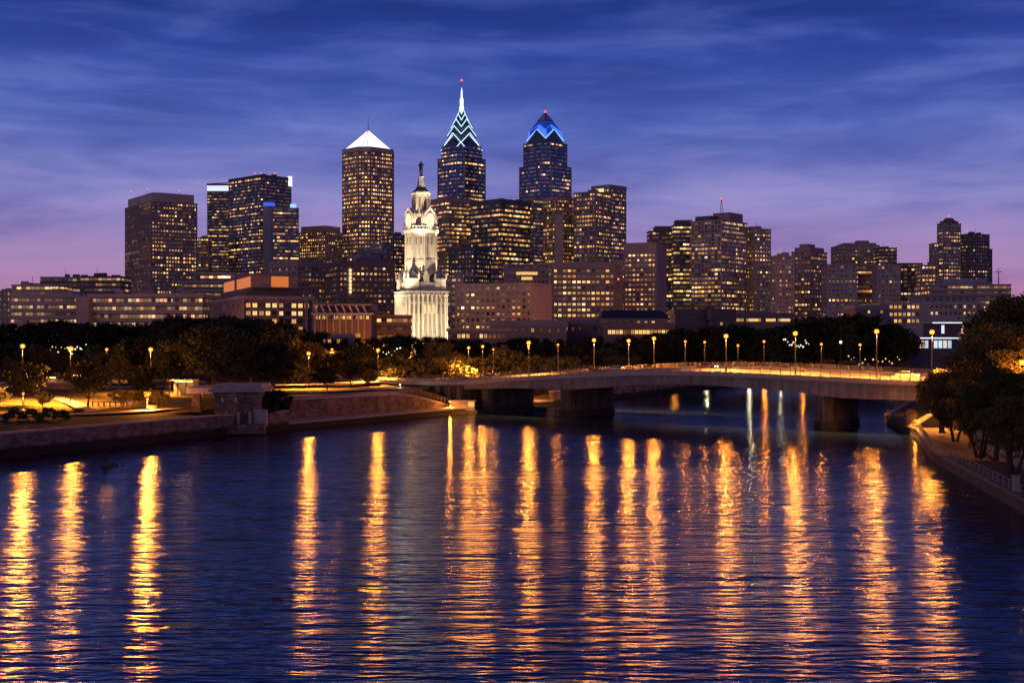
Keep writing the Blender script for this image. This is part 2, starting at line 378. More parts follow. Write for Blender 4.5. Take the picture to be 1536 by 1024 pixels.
STYLES = {'grid': (.30, .35, .26, .50), 'punched': (.48, .30, .42, .34), 'ribbon': (.44, .40, .10, .15), 'glass': (.16, .14, .10, .22),
          'piers': (.26, .25, .40, .80), 'fine': (.34, .30, .34, .42), 'balcony': (.20, 1.1, .22, .3)}
def facade(root, poly, z0, z1, wall, glaz, style='grid', fh=3.8, bw=3.2, blank=(), roof=None, gname='glazing', wname='facade_frame', par=1.1):
    nf = max(1, round((z1-z0)/fh)); fh = (z1-z0)/nf
    bf, bt, pf, pt = STYLES[style]
    gm = MB(); wm = MB(); k = len(poly); off = 0
    for i in range(k):
        a, b = Vector(poly[i]), Vector(poly[(i+1) % k]); ln = (b-a).length; nb = max(1, round(ln/bw)); w = ln/nb
        d = (b-a)/ln; nrm = Vector((d.y, -d.x))
        gm.face([(a.x, a.y, z0), (b.x, b.y, z0), (b.x, b.y, z1), (a.x, a.y, z1)], [(off, 0), (off+nb, 0), (off+nb, nf), (off, nf)])
        if i in blank:
            q0, q1 = a+d*.02+nrm*.02, b-d*.02+nrm*.02; q2, q3 = q1+nrm*(bt+pt), q0+nrm*(bt+pt)
            wm.prism([tuple(q3), tuple(q2), tuple(q1), tuple(q0)], z0, z1-.05)
        else:
            pw = w*pf
            for j in range(nb+1):
                cpos = min(max(j*w, pw/2), ln-pw/2); p = a+d*cpos
                q = [p-d*pw/2, p+d*pw/2, p+d*pw/2+nrm*pt, p-d*pw/2+nrm*pt]
                wm.prism([tuple(q[3]), tuple(q[2]), tuple(q[1]), tuple(q[0])], z0, z1-.03, cap0=False)
        off += nb+7
    inn = offset(poly, -.05); out = offset(poly, bt)
    for j in range(nf): wm.ring(inn, out, z0+j*fh, z0+j*fh+fh*bf)
    gm.build(gname, glaz, root); wm.build(wname, wall, root)
    rm = MB(); rm.prism(offset(poly, max(bt, pt)+.15), z1, z1+par, cap0=True); rm.build('roof', roof or wall, root)
def bbox_base(poly): return (sum(p[0] for p in poly)/len(poly), sum(p[1] for p in poly)/len(poly))
GZ = 6.0
def block(root, poly, z0, z1, mat, name='penthouse'):
    m = MB(); m.prism(poly, z0, z1); return m.build(name, mat, root)
def beacon(root, x, y, z, r=1.0, h=3.0):
    p = MB(); p.tube([(x, y, z), (x, y, z+h)], .18, 5); a = p.build('beacon_mast', M['black_metal'], root)
    m = MB(); m.ball((x, y, z+h+r), r, 6, 4); m.build('beacon_light', M['red_beacon'], a)
def rooftop(root, poly, z, mat, seed, hh=3.0):
    rnd = random.Random(seed); cx, cyy = bbox_base(poly)
    e1 = Vector(poly[1])-Vector(poly[0]); e2 = Vector(poly[-1])-Vector(poly[0])
    for k in range(3):
        u, v = rnd.uniform(.15, .85), rnd.uniform(.1, .5)
        p = Vector(poly[0])+e1*u+e2*v
        m = MB(); m.box((p.x, p.y, z), (rnd.uniform(3, 7), rnd.uniform(2, 5), rnd.uniform(1.2, hh)), math.atan2(e1.y, e1.x))
        m.build('roof_plant', mat, root)
    p = Vector(poly[0])+e1*rnd.uniform(.3, .7)+e2*.3
    m = MB(); m.tube([(p.x, p.y, z), (p.x, p.y, z+hh*2.2)], .15, 5); m.build('antenna', M['black_metal'], root)

# ------------------------------------------------------------------ ground, river
def poly_offset_line(line, d):
    """offset an open polyline to its left by d"""
    out = []; k = len(line)
    for i in range(k):
        a = Vector(line[max(i-1, 0)]); b = Vector(line[min(i+1, k-1)]); t = (b-a).normalized(); out.append(Vector(line[i])+Vector((-t.y, t.x))*d)
    return out
left_shore = [(-230, -120), (-128, 80), (-75, 182), (-54, 222), (-43, 238), (-28, 262), (-11, 290), (10.6, 322), (26, 351), (49, 393), (79, 457), (135, 556), (213, 667), (321, 776), (900, 1150), (2600, 1700)]
right_shore = [(32, -120), (42, 64), (47, 95), (52, 126), (61, 180), (72, 220), (75, 240), (79, 262), (102, 318), (164, 440), (230, 520), (340, 600), (900, 820), (2600, 1250)]
water = MB(); water.face([(-700, -300, 0), (3500, -300, 0), (3500, 2200, 0), (-700, 2200, 0)])
wm = new_mat('water'); n = wm.node_tree; b = n.nodes['Principled BSDF']
b.inputs['Base Color'].default_value = (.003, .005, .012, 1); b.inputs['IOR'].default_value = 1.62
geo = N(n, 'ShaderNodeNewGeometry')
def wnoise(scale, sx, sy, rot, det=3.0, rough=.5, dist=0.0):
    mpn = N(n, 'ShaderNodeMapping'); mpn.inputs['Scale'].default_value = (sx, sy, 1); mpn.inputs['Rotation'].default_value = (0, 0, R(rot))
    L(n, geo.outputs['Position'], mpn.inputs['Vector'])
    x = N(n, 'ShaderNodeTexNoise', i_Scale=scale, i_Detail=det, i_Roughness=rough, i_Distortion=dist); L(n, mpn.outputs[0], x.inputs['Vector']); return x.outputs[0]
big = wnoise(.10, .25, 1.3, 3, 2.0)
mid = wnoise(.42, .34, 1.35, -2, 2.5, .45, .2)
sml = wnoise(1.1, .34, 1.35, 2, 2.5, .5, .2)
h1 = math_n(n, 'MULTIPLY', big, .26); h2 = math_n(n, 'MULTIPLY', mid, .24); h3 = math_n(n, 'MULTIPLY', sml, .12)
hh = math_n(n, 'ADD', math_n(n, 'ADD', h1, h2), h3)
bp = N(n, 'ShaderNodeBump', i_Strength=1.0, i_Distance=1.0); L(n, hh, bp.inputs['Height']); L(n, bp.outputs[0], b.inputs['Normal'])
patch = wnoise(.018, .5, 1.4, 12, 3.0, .6)
rr = ramp(n, [(.35, (.155, .155, .155, 1)), (.65, (.205, .205, .205, 1))], patch, 'EASE'); L(n, rr.outputs[0], b.inputs['Roughness'])
gl_ = N(n, 'ShaderNodeBsdfGlossy', distribution='BECKMANN'); L(n, rr.outputs[0], gl_.inputs['Roughness']); L(n, bp.outputs[0], gl_.inputs['Normal'])
fr_ = N(n, 'ShaderNodeFresnel', i_IOR=2.3); L(n, bp.outputs[0], fr_.inputs['Normal']); df_ = N(n, 'ShaderNodeBsdfDiffuse'); df_.inputs[0].default_value = (.007, .016, .06, 1)
mx_ = N(n, 'ShaderNodeMixShader'); L(n, fr_.outputs[0], mx_.inputs[0]); L(n, df_.outputs[0], mx_.inputs[1]); L(n, gl_.outputs[0], mx_.inputs[2]); L(n, mx_.outputs[0], n.nodes['Material Output'].inputs[0]); n.nodes.remove(b)
struct('river_water', water, wm)

def land(name, shore, side, profile, far, mat_strip, mat_far):
    """strips running along the shore (profile: distance inland, height), then a sheet reaching the horizon"""
    lines = [[(p.x, p.y, z[1] if isinstance(z, tuple) and 4 <= i <= 7 else (z[0] if isinstance(z, tuple) else z)) for i, p in enumerate(poly_offset_line(shore, side*d))] for d, z in profile]
    m = MB()
    for a, c in zip(lines[:-1], lines[1:]):
        for i in range(len(shore)-1):
            q = [a[i], a[i+1], c[i+1], c[i]]
            m.face(q if side > 0 else q[::-1])
    struct(name+'_grass', m, mat_strip)
    m = MB(); pts = [tuple(p) for p in lines[-1]]
    m.face(pts+[(x, y, lines[-1][0][2]) for x, y in far])
    o = struct(name+'_ground', m, mat_far)
    import bmesh
    bm = bmesh.new(); bm.from_mesh(o.data); bmesh.ops.triangulate(bm, faces=bm.faces[:]); bmesh.ops.recalc_face_normals(bm, faces=bm.faces[:]); bm.to_mesh(o.data); bm.free()
    return lines
land('left_bank', left_shore, 1, [(.9, (3.75, 1.3)), (10, (3.8, 1.4)), (11, (3.85, 4.6)), (22, (4.1, 5.1)), (45, (4.6, 5.3)), (85, 5.9)], [(14000, 14000), (-14000, 14000), (-14000, -120)], M['grass'], M['ground'])
land('right_bank', right_shore, -1, [(.7, 1.45), (8, 1.5), (14, 1.9), (40, 4.2), (90, 6.5)], [(14000, 1260), (14000, -120)], M['grass'], M['ground'])

def shore_wall(name, label, shore, side, ztop, mat, i0, i1, cap_mat, wd=1.1):
    root = thing(name, label, 'wall', (shore[i0][0], shore[i0][1], 0))
    s = shore[i0:i1+1]; o = poly_offset_line(s, side*wd)
    m = MB(); cp = MB(); fo = poly_offset_line(s, -side*.18); bo = poly_offset_line(s, side*(wd+.12))
    for i in range(len(s)-1):
        a, b2 = s[i], s[i+1]; c2, d2 = o[i+1], o[i]
        q = [(a[0], a[1]), (b2[0], b2[1]), tuple(c2), tuple(d2)]
        if side < 0: q = q[::-1]
        m.prism(q, -2, ztop)
        q = [tuple(fo[i]), tuple(fo[i+1]), tuple(bo[i+1]), tuple(bo[i])]
        if side < 0: q = q[::-1]
        cp.prism(q, ztop, ztop+.32)
    m.build('wall_body', mat, root); cp.build('coping', cap_mat, root)
shore_wall('quay_wall', 'long rough granite quay wall along the left park shore', left_shore, 1, 3.6, M['granite_wall'], 0, 4, M['coping'])
shore_wall('quay_wall', 'low dark quay ledge below the stone retaining wall left of the bridge', left_shore, 1, 1.2, M['granite_wall'], 4, 7, M['coping'], 11)
shore_wall('quay_wall', 'shadowed embankment wall beyond the bridge on the far shore', left_shore, 1, 3.6, M['granite_wall'], 7, 15, M['coping'])
shore_wall('quay_wall', 'low concrete embankment wall along the right bank walkway', right_shore, -1, 1.35, plain('weathered_wall', (.07, .062, .055), .9, .4, .4), 0, 13, plain('weathered_coping', (.16, .14, .13), .85, .25, .6))

# ------------------------------------------------------------------ far skyline
W_BROWN = (.33, .245, .225); W_TAN = (.46, .37, .32); W_GREY = (.26, .26, .30); W_DARK = (.10, .10, .12); W_BLUE = (.07, .09, .14); W_PALE = (.42, .36, .33); W_RED = (.26, .15, .125)
G_DARK = (.02, .024, .034); G_BLUE = (.05, .10, .22)
def bld(label, xl, xc, xr, yt, D, wall=W_BROWN, glass=G_DARK, lit=(.2, .14, .05), st=1.5, style='grid', fh=3.9, bw=3.2, blank=(), th=None,
        name='office_tower', cat='skyscraper', metal=0.0, seed=None, par=1.1, warm=(1.0, .56, .16), plant=True, roof=None):
    poly = footprint(xl, xc, xr, D, th); c = bbox_base(poly)
    root = thing(name, label, cat, (c[0], c[1], GZ))
    zt = Z(yt, D)
    gl = glazing(glass, *lit, strength=st, metal=metal, warm=warm)
    facade(root, poly, GZ, zt, wallmat(wall), gl, style, fh, bw, blank, par=par, roof=wallmat(roof) if roof else None)
    if plant: rooftop(root, poly, zt+par, wallmat(tuple(x*.8 for x in wall)), seed or int(xl*7+yt))
    return root, poly, zt

# 1 brown gridded tower on the left with a set-back crown
r, p, z = bld('broad brown gridded office tower at the far left of the skyline', 181, 227, 295, 303, 1300, W_BROWN, G_DARK, (.20, .16, .10), 1.5, 'piers', 4.0, 3.0, plant=False)
cr = scaled(p, .93); m = MB(); m.prism(cr, z+1.1, Z(288, 1300)); m.build('crown', wallmat(W_TAN), r)
m = MB(); m.prism(scaled(p, .45), Z(288, 1300), Z(284, 1300)); m.build('penthouse', wallmat(W_BROWN), r)
for xx, dd in ((221, 1310), (269, 1325), (196, 1330)): beacon(r, X(xx, dd), dd, Z(287, 1300), .6, 2.5)
# 2 dark tower with lit white band
r, p, z = bld('slim dark tower with a glowing white band along its roof edge', 311, None, 346, 288, 1700, W_DARK, G_DARK, (.16, .12, .10), 1.5, 'ribbon', 4.2, 3.2, plant=False)
m = MB(); m.prism(offset(p, .3), z+1.1, Z(278.5, 1700)); m.build('light_band', emis('roof_light_band', (.75, .86, 1.0), 1.0), r)
m = MB(); m.prism(offset(p, .6), Z(278.5, 1700), Z(275.5, 1700)); m.build('roof_cap', wallmat(W_DARK), r)
m = MB(); m.tube([(X(313, 1700), 1705, Z(275, 1700)), (X(345, 1700), 1705, Z(273, 1700))], .4, 4); m.build('roof_crane', M['black_metal'], r)
# 3 dark blue glass tower + its lower wing
r, p, z = bld('tallest dark blue glass tower of the left cluster, flat roofed with red beacons', 343, 391, 437, 266, 1480, W_DARK, (.03, .045, .085), (.14, .07, .07), 1.4, 'glass', 4.1, 3.0, metal=.35, par=3.5)
for xx in (382, 391, 412): beacon(r, X(xx, 1500), 1500, z+3.5, .8, 3)
m = MB(); q = p[1]; m.box((q[0]-1.5, q[1]-1, z-7), (4.5, 4.5, 12)); m.build('corner_light', emis('corner_light', (.75, .88, 1.0), 1.6), r)
r, p, z = bld('stepped dark glass tower with a blue-lit curved corner, before the tall dark blue tower', 386, 399, 448, 312, 1420, W_GREY, (.03, .04, .07), (.17, .10, .10), 1.5, 'glass', 4.0, 3.0, metal=.25)
m = MB(); c0 = p[0]; m.lathe(c0[0]+2.5, c0[1]+5.5, [(6.6, GZ), (6.6, Z(303, 1420)), (5.4, Z(301, 1420))], 14); m.build('corner_drum', wallmat(W_GREY, .4), r)
m = MB(); m.lathe(c0[0]+2.5, c0[1]+5.5, [(6.8, Z(309, 1420)), (6.8, Z(304, 1420)), (5.5, Z(301.4, 1420))], 14); m.build('blue_light', emis('blue_crown_light', (.05, .12, 1.0), .9), r)
m = MB(); q = p[1]; m.box((q[0]-6, q[1]-2, z+1.1), (6, 6, 4)); m.build('blue_sign_light', emis('blue_sign_light', (.25, .5, 1.0), 1.5), r)
# 4 small towers in the left cluster
bld('small brown block wedged between the brown tower and the slim dark tower', 294, None, 313, 358, 1520, W_BROWN, G_DARK, (.15, .1, .05), 1.3, 'grid', 3.9, 3.0)
r, p, z = bld('rounded tan office block right of the dark blue towers', 449, 489, 513, 348, 1500, W_TAN, G_DARK, (.22, .16, .10), 1.4, 'piers', 3.9, 3.6)
m = MB(); m.prism(scaled(p, .92), z+1.1, Z(338, 1500)); m.build('crown', wallmat(W_TAN), r)
bld('plain brown shoulder block close to the left side of the pyramid tower', 505, 516, 527, 351, 1540, W_BROWN, G_DARK, (.10, .05, .02), 1.2, 'punched', 4.0, 4.0)
bld('dark flat office block in front of the pyramid tower', 523, 541, 569, 379, 1180, W_GREY, G_DARK, (.05, .04, .02), 1.2, 'ribbon', 4.0, 3.4)
bld('dark stepped block behind the left of the lit clock tower', 571, 590, 610, 353, 1240, W_DARK, G_DARK, (.22, .12, .05), 1.3, 'grid', 4.0, 3.4)
bld('grey windowless slab between the pyramid tower and the clock tower', 556, 574, 585, 368, 1200, W_GREY, G_DARK, (.03, .0, .0), 1.0, 'punched', 4.5, 5.0)

def diamond(cx, cy, a, c=0.0, rot=45.0):
    """ccw square of half size a turned by rot, corners cut by c"""
    pts = []
    for sx, sy in ((1, -1), (1, 1), (-1, 1), (-1, -1)):
        if c <= 0: pts.append((sx*a, sy*a))
        elif sx*sy < 0: pts += [(sx*(a-c), sy*a), (sx*a, sy*(a-c))]
        else: pts += [(sx*a, sy*(a-c)), (sx*(a-c), sy*a)]
    ca, sa = math.cos(R(rot)), math.sin(R(rot))
    return [(cx+x*ca-y*sa, cy+x*sa+y*ca) for x, y in pts]
def pxm(D): return D/F
def fins(root, poly, z0, z1, rad, mat):
    m = MB()
    for q in offset(poly, .25): m.tube([(*q, z0), (*q, z1)], rad, 6)
    m.build('corner_mullion', mat, root)
# 5 pyramid tower
D = 1500; s1 = pxm(D); cx, cyy = X(552.3, D+38), D+38
poly = diamond(cx, cyy, 33.0*s1*1.02, 13.2*s1, 43)
r = thing('pyramid_tower', 'brown office tower topped by a brilliantly lit white glass pyramid', 'skyscraper', (cx, cyy, GZ))
facade(r, poly, GZ, Z(226, D), wallmat(W_BROWN), glazing(G_DARK, .42, .32, .30, strength=1.35), 'fine', 5.0, 3.4)
m = MB(); m.prism(offset(poly, .35), Z(226, D)+1.1, Z(218.5, D)); m.build('parapet_wall', wallmat(W_TAN), r)
py = diamond(cx, cyy, 27.2*s1, 6*s1, 43)
m = MB(); m.prism(scaled(py, 1.0), Z(218.5, D), Z(216.5, D)); m.build('pyramid_base', M['pyramid_glow'], r)
m = MB(); m.prism(scaled(py, .98), Z(216.5, D), Z(188, D), scaled(py, .012)); m.build('pyramid', M['pyramid_glow'], r)
m = MB()
for q in scaled(py, .985): m.tube([(q[0], q[1], Z(216.5, D)), (cx, cyy, Z(188, D)+.5)], .35, 4)
for k in (.25, .5, .75):
    qq = scaled(py, .985*(1-k)); zz = Z(216.5+(188-216.5)*k, D)
    for i in range(len(qq)): m.tube([(*qq[i], zz), (*qq[(i+1) % len(qq)], zz)], .22, 4)
m.build('pyramid_ribs', wallmat(W_TAN), r)
m = MB(); m.tube([(cx, cyy, Z(188, D)), (cx, cyy, Z(166, D))], [.5, .12], 5); m.build('mast', M['metal'], r)

def crossgable(cx, cy, a, e, g, rot=45.0):
    ca, sa = math.cos(R(rot)), math.sin(R(rot)); T = lambda x, y, z: (cx+x*ca-y*sa, cy+x*sa+y*ca, z)
    C = [T(a, -a, e), T(a, a, e), T(-a, a, e), T(-a, -a, e)]; A = [T(a, 0, g), T(0, a, g), T(-a, 0, g), T(0, -a, g)]; O = T(0, 0, g)
    return C, A, O
def gable_mesh(m, C, A, O, zb):
    for i in range(4):
        c0, c1, a0 = C[i], C[(i+1) % 4], A[i]
        m.face([(c0[0], c0[1], zb), (c1[0], c1[1], zb), c1, a0, c0]); m.face([c0, a0, O]); m.face([a0, c1, O])
def gable_lines(m, C, A, r):
    for i in range(4):
        for q in (C[i], C[(i+1) % 4]): m.tube([q, A[i]], r, 5)
# 6 spired tower with white chevrons
D = 1650; s1 = pxm(D); cx, cyy = X(692.5, D+33), D+33
r = thing('spire_tower', 'tall blue glass tower with a needle spire and white neon chevrons, tallest of all', 'skyscraper', (cx, cyy, GZ))
blueglass = wallmat((.04, .06, .12), .25); finm = wallmat((.20, .23, .30), .4)
fins(r, diamond(cx, cyy, 29.0*s1, 8*s1), GZ, Z(234, D), 1.1, finm); fins(r, diamond(cx, cyy, 22.6*s1, 4*s1), Z(236, D), Z(214, D), .9, finm)
def glz(single, run, storey, st=1.5): return glazing(G_BLUE, single*.6, run*.75, storey, strength=st, metal=.45, rough=.18)
facade(r, diamond(cx, cyy, 29.0*s1, 8*s1), GZ, Z(236, D), blueglass, glz(.10, .14, .10), 'glass', 5.2, 3.6, roof=blueglass, gname='shaft_glazing', wname='shaft_frame')
facade(r, diamond(cx, cyy, 26.0*s1, 8*s1), Z(236, D)+1.1, Z(224, D), blueglass, glz(.08, .2, .05), 'glass', 5.2, 3.6, roof=blueglass, gname='shoulder_glazing', wname='shoulder_frame')
facade(r, diamond(cx, cyy, 22.6*s1, 4*s1), Z(224, D)+1.1, Z(216, D), blueglass, glz(.08, .1, .0), 'glass', 5.2, 3.6, roof=blueglass, gname='upper_glazing', wname='upper_frame')
m = MB(); C_, A_, O_ = crossgable(cx, cyy, 22.4*s1, Z(220, D), Z(204, D)); gable_mesh(m, C_, A_, O_, Z(224, D)+1.1); m.build('crown_base', blueglass, r)
teal = wallmat((.035, .10, .13), .2)
tiers = [(18.6, 212.5, 196), (15.6, 199, 185), (11.6, 187, 174.0), (7.4, 176, 165.5), (4.0, 166, 159)]
for k, (a, e, gg) in enumerate(tiers):
    m = MB(); C_, A_, O_ = crossgable(cx, cyy, a*s1, Z(e, D), Z(gg, D)); gable_mesh(m, C_, A_, O_, Z(e+14, D)); t_ = m.build('crown_tier', teal, r)
    m = MB(); gable_lines(m, [(x, y, zz+.4) for x, y, zz in C_], [(x, y, zz+.4) for x, y, zz in A_], .62); m.build('neon_strip', M['neon'], t_)
C_, A_, O_ = crossgable(cx, cyy, 7.5*s1, Z(214, D), Z(214, D))
m = MB()
f0 = (cx, cyy-22.4*s1*1.414-1.6)
for sx in (-1, 1):
    m.tube([(f0[0], f0[1], Z(212.5, D)), (f0[0]+sx*5.5*s1, f0[1]+.5, Z(219, D))], .6, 5)
    m.tube([(cx+sx*22.4*s1*1.414, cyy, Z(221, D)), (cx+sx*13.1*s1, cyy-13.1*s1-1.5, Z(199, D))], .6, 5)
m.build('neon_strip', M['neon'], r)
m = MB(); m.lathe(cx, cyy, [(3.2, Z(161, D)), (3.0, Z(155, D)), (2.3, Z(151, D)), (2.5, Z(145, D)), (2.2, Z(141, D)), (1.3, Z(140.5, D)), (1.1, Z(132, D)), (.55, Z(126, D))], 8); m.build('spire', M['neon_white'], r)
m = MB(); m.lathe(cx, cyy, [(.5, Z(126, D)), (.25, Z(114, D))], 6); sp = m.build('spire_needle', M['metal'], r)
m = MB(); m.ball((cx, cyy, Z(113, D)), 1.6, 8, 5); m.ball((cx, cyy, Z(125, D)), .9, 6, 4); m.build('beacon_light', M['red_beacon'], sp)
# 7 second blue glass tower
D = 1600; s1 = pxm(D); cx, cyy = X(817.8, D+36), D+36
r = thing('blue_crown_tower', 'tall dark blue glass tower with a blue-lit faceted crown and red tip', 'skyscraper', (cx, cyy, GZ))
fins(r, diamond(cx, cyy, 33.4*s1, 12*s1), GZ, Z(247, D), 1.1, finm); fins(r, diamond(cx, cyy, 27.6*s1, 9*s1), Z(248, D), Z(211, D), .9, finm)
facade(r, diamond(cx, cyy, 33.4*s1, 12*s1), GZ, Z(248, D), blueglass, glz(.08, .11, .05), 'glass', 5.0, 3.6, roof=blueglass, gname='shaft_glazing', wname='shaft_frame')
facade(r, diamond(cx, cyy, 27.6*s1, 9*s1), Z(248, D)+1.1, Z(212, D), blueglass, glz(.03, .06, .04, 1.3), 'glass', 5.0, 3.6, roof=blueglass, gname='upper_glazing', wname='upper_frame')
m = MB(); m.prism(diamond(cx, cyy, 21.5*s1, 3*s1), Z(212, D)+1.0, Z(208, D)); C_, A_, O_ = crossgable(cx, cyy, 18.8*s1, Z(207, D), Z(190, D)); gable_mesh(m, C_, A_, O_, Z(212, D)+1.0); t_ = m.build('crown_gables', blueglass, r)
m = MB(); gable_lines(m, [(x, y, zz+.4) for x, y, zz in C_], [(x, y, zz+.4) for x, y, zz in A_], .3); m.build('gable_trim', wallmat((.45, .38, .28)), t_)
q0, q1 = diamond(cx, cyy, 18.0*s1), diamond(cx, cyy, 8.6*s1)
m = MB(); m.prism(q0, Z(206, D), Z(191, D), diamond(cx, cyy, 17.6*s1)); m.prism(diamond(cx, cyy, 17.6*s1), Z(191, D), Z(175, D), q1); t_ = m.build('crown_roof', emis('blue_flood_glow', (.015, .085, .75), .32, base=(.04, .07, .16)), r)  # crown's blue floodlight put into the glass as a faint glow of its own
def a_at(y_): return float(np.interp(y_, [175, 191, 206], [8.6, 17.8, 18.8]))*s1
m = MB(); m2 = MB()   # blue floodlight painted as glowing facets: a bright V over each crown corner
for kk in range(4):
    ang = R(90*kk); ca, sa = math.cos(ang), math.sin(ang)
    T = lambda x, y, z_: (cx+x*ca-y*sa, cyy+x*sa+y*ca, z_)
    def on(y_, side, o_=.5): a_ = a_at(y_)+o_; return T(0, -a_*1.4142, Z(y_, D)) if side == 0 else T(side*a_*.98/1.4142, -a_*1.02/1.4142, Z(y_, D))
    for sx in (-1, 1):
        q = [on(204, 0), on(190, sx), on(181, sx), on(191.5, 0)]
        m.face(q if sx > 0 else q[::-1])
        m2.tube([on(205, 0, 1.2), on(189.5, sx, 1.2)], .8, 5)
m.build('blue_glow_facet', M['facet_glow_blue'], t_); m2.build('blue_neon', M['facet_glow_blue2'], t_)
m = MB(); m.prism(q1, Z(175, D), Z(162.5, D), diamond(cx, cyy, .3)); t_ = m.build('crown_tip', wallmat((.30, .32, .38), .3), r)
m = MB()
for q in q1: m.tube([(q[0], q[1], Z(175, D)), (cx, cyy, Z(162, D))], .5, 4)
for i in range(4): m.tube([(*q1[i], Z(175, D)), (*q1[(i+1) % 4], Z(175, D))], .5, 4)
m.build('tip_frame', wallmat((.03, .03, .04)), t_)
beacon(r, cx, cyy, Z(163, D), 1.5, 1.2)

# 8.. centre blocks
bld('brown office block with a blank top storey beside the upper clock tower', 645, 670, 707, 303, 1350, W_BROWN, G_DARK, (.16, .22, .10), 1.3, 'ribbon', 4.6, 3.2, par=5.5)
bld('wide dark office block with long lit storeys in the middle of the skyline', 706, 751, 795, 305, 1300, W_DARK, G_DARK, (.14, .26, .22), 1.35, 'ribbon', 5.0, 3.2, par=5.0)
bld('dark grey flat topped tower standing below the blue-crowned tower', 780, 800, 824, 300, 1500, W_GREY, G_DARK, (.10, .12, .05), 1.2, 'glass', 4.4, 3.2, par=3.0)
r, p, z = bld('tan office block with a pale windowless slab on its front', 815, 835, 864, 299, 1340, W_BROWN, G_DARK, (.26, .22, .12), 1.4, 'grid', 4.4, 3.4, par=3)
q = footprint(833, None, 845, 1322); m = MB(); m.prism([q[0], q[1], (q[1][0], 1336), (q[0][0], 1336)], GZ, Z(322, 1322)); m.build('lift_shaft', wallmat((.42, .34, .29)), r)
r, p, z = bld('broad grey brown office tower with many short lit rows, right of the blue towers', 861, 893, 916, 289, 1270, W_BROWN, G_DARK, (.20, .22, .12), 1.35, 'grid', 4.4, 3.3, par=1.5)
r, p, z = bld('taller blue grey tower behind it with a lit sign box at its top', 888, 914, 939, 283, 1330, W_GREY, (.03, .04, .07), (.16, .20, .12), 1.35, 'grid', 4.4, 3.3, plant=False, par=4.5)
m = MB(); a, b2 = Vector(p[3]), Vector(p[0]); d = (b2-a).normalized(); nr = Vector((d.y, -d.x))
q = [a+d*6+nr*.9, a+d*17+nr*.9, a+d*17+nr*.2, a+d*6+nr*.2]; m.prism([tuple(x) for x in q], Z(287, 1330), Z(282, 1330)); m.build('lit_sign_box', emis('sign_glow', (1, .62, .25), 1.3), r)
r, p, z = bld('brown street block with a curved front and two brightly lit storeys', 756, None, 824, 398, 1060, W_BROWN, G_DARK, (.05, .05, .0), 1.2, 'punched', 4.4, 3.4, plant=False)
cx, cyy = X(790, 1075), 1078; m = MB(); mg = MB()
for k, (zz, rad) in enumerate(((Z(412, 1055), 20.5), (Z(419.5, 1055), 19.0))):
    mg.lathe(cx, cyy, [(rad, zz), (rad, zz+2.6)], 28); m.lathe(cx, cyy, [(rad+.6, zz-1.7), (rad+.6, zz)], 28); m.lathe(cx, cyy, [(rad+.6, zz+2.6), (rad+.6, zz+3.6)], 28)
m.build('curved_front', wallmat(W_BROWN), r); mg.build('curved_glazing', emis('curved_glow', (1, .55, .17), .95), r)
bld('dark squat block with rows of small lit windows, right of the clock tower shaft', 673, 712, 737, 375, 1120, W_DARK, G_DARK, (.40, .10, .05), 1.2, 'punched', 4.4, 3.6, par=3)
bld('dark block filling the gap between the curved front block and the pale slab', 735, None, 760, 398, 1140, W_DARK, G_DARK, (.2, .1, .1), 1.2, 'grid', 4.4, 3.6)
bld('wide brown apartment block of evenly lit rows in the centre right', 829, None, 922, 403, 950, (.30, .235, .21), G_DARK, (.44, .30, .12), 1.25, 'fine', 4.2, 3.6, par=5.0, name='apartment_block', cat='building')
bld('narrow brown stair block at the right end of the wide brown block', 921, None, 934, 392, 965, W_BROWN, G_DARK, (.06, .0, .0), 1.0, 'punched', 4.2, 4.6, name='stair_block', cat='building', plant=False)
bld('long pinkish stone block with a blank right end wall, beside the lit clock tower', 683, 798, 826, 428, 720, (.38, .29, .26), G_DARK, (.60, .22, .0), 1.1, 'punched', 3.7, 3.3, blank=(0,), par=1.6, th=20, name='stone_block', cat='building')
r, p, z = bld('pale small block peeping out between the clock tower and the pinkish block', 668, None, 694, 417, 770, W_PALE, G_DARK, (.55, .3, .2), .9, 'punched', 3.8, 3.2, name='pale_block', cat='building')
block(r, [(x+9, y+1) for x, y in scaled(p, .5)], z+1.1, Z(408, 770), wallmat(W_PALE))
bld('square mauve brown block with a blank top band and blank right side', 936, 984, 999, 380, 1010, (.34, .26, .245), G_DARK, (.50, .26, .10), 1.4, 'punched', 4.0, 3.2, blank=(0,), th=18, par=9, plant=False)
r, p, z = bld('stepped dark tower with brightly lit upper rows, left one of the dark pair', 974, None, 1012, 348, 1250, W_DARK, G_DARK, (.22, .20, .16), 1.4, 'ribbon', 4.2, 3.4, plant=False)
block(r, scaled(p, .84, 4), z+1.1, Z(339, 1250), wallmat(W_DARK))
r, p, z = bld('dark narrow tower pressed against the big tan tower', 1010, None, 1039, 339, 1210, W_DARK, G_DARK, (.16, .22, .10), 1.4, 'ribbon', 4.2, 3.4, plant=False)
block(r, scaled(p, .86, 1), z+1.1, Z(330, 1210), wallmat(W_DARK))
r, p, z = bld('largest tan apartment tower of the right cluster, crowned by a red mast', 1037, 1082, 1119, 331, 1150, (.44, .37, .36), G_DARK, (.24, .16, .06), 1.3, 'balcony', 4.0, 3.4, plant=False, name='apartment_tower')
block(r, scaled(p, .5, -10, -4), z+1.1, Z(322, 1150), wallmat(W_DARK)); block(r, scaled(p, .55, 9, 2), z+1.1, Z(316, 1150), wallmat(W_BROWN))
mx, my = X(1083, 1170), 1172; m = MB()
for dx in (-1.5, 1.5): m.tube([(mx+dx, my, Z(316, 1150)), (mx-.3, my, Z(295, 1150))], .22, 4)
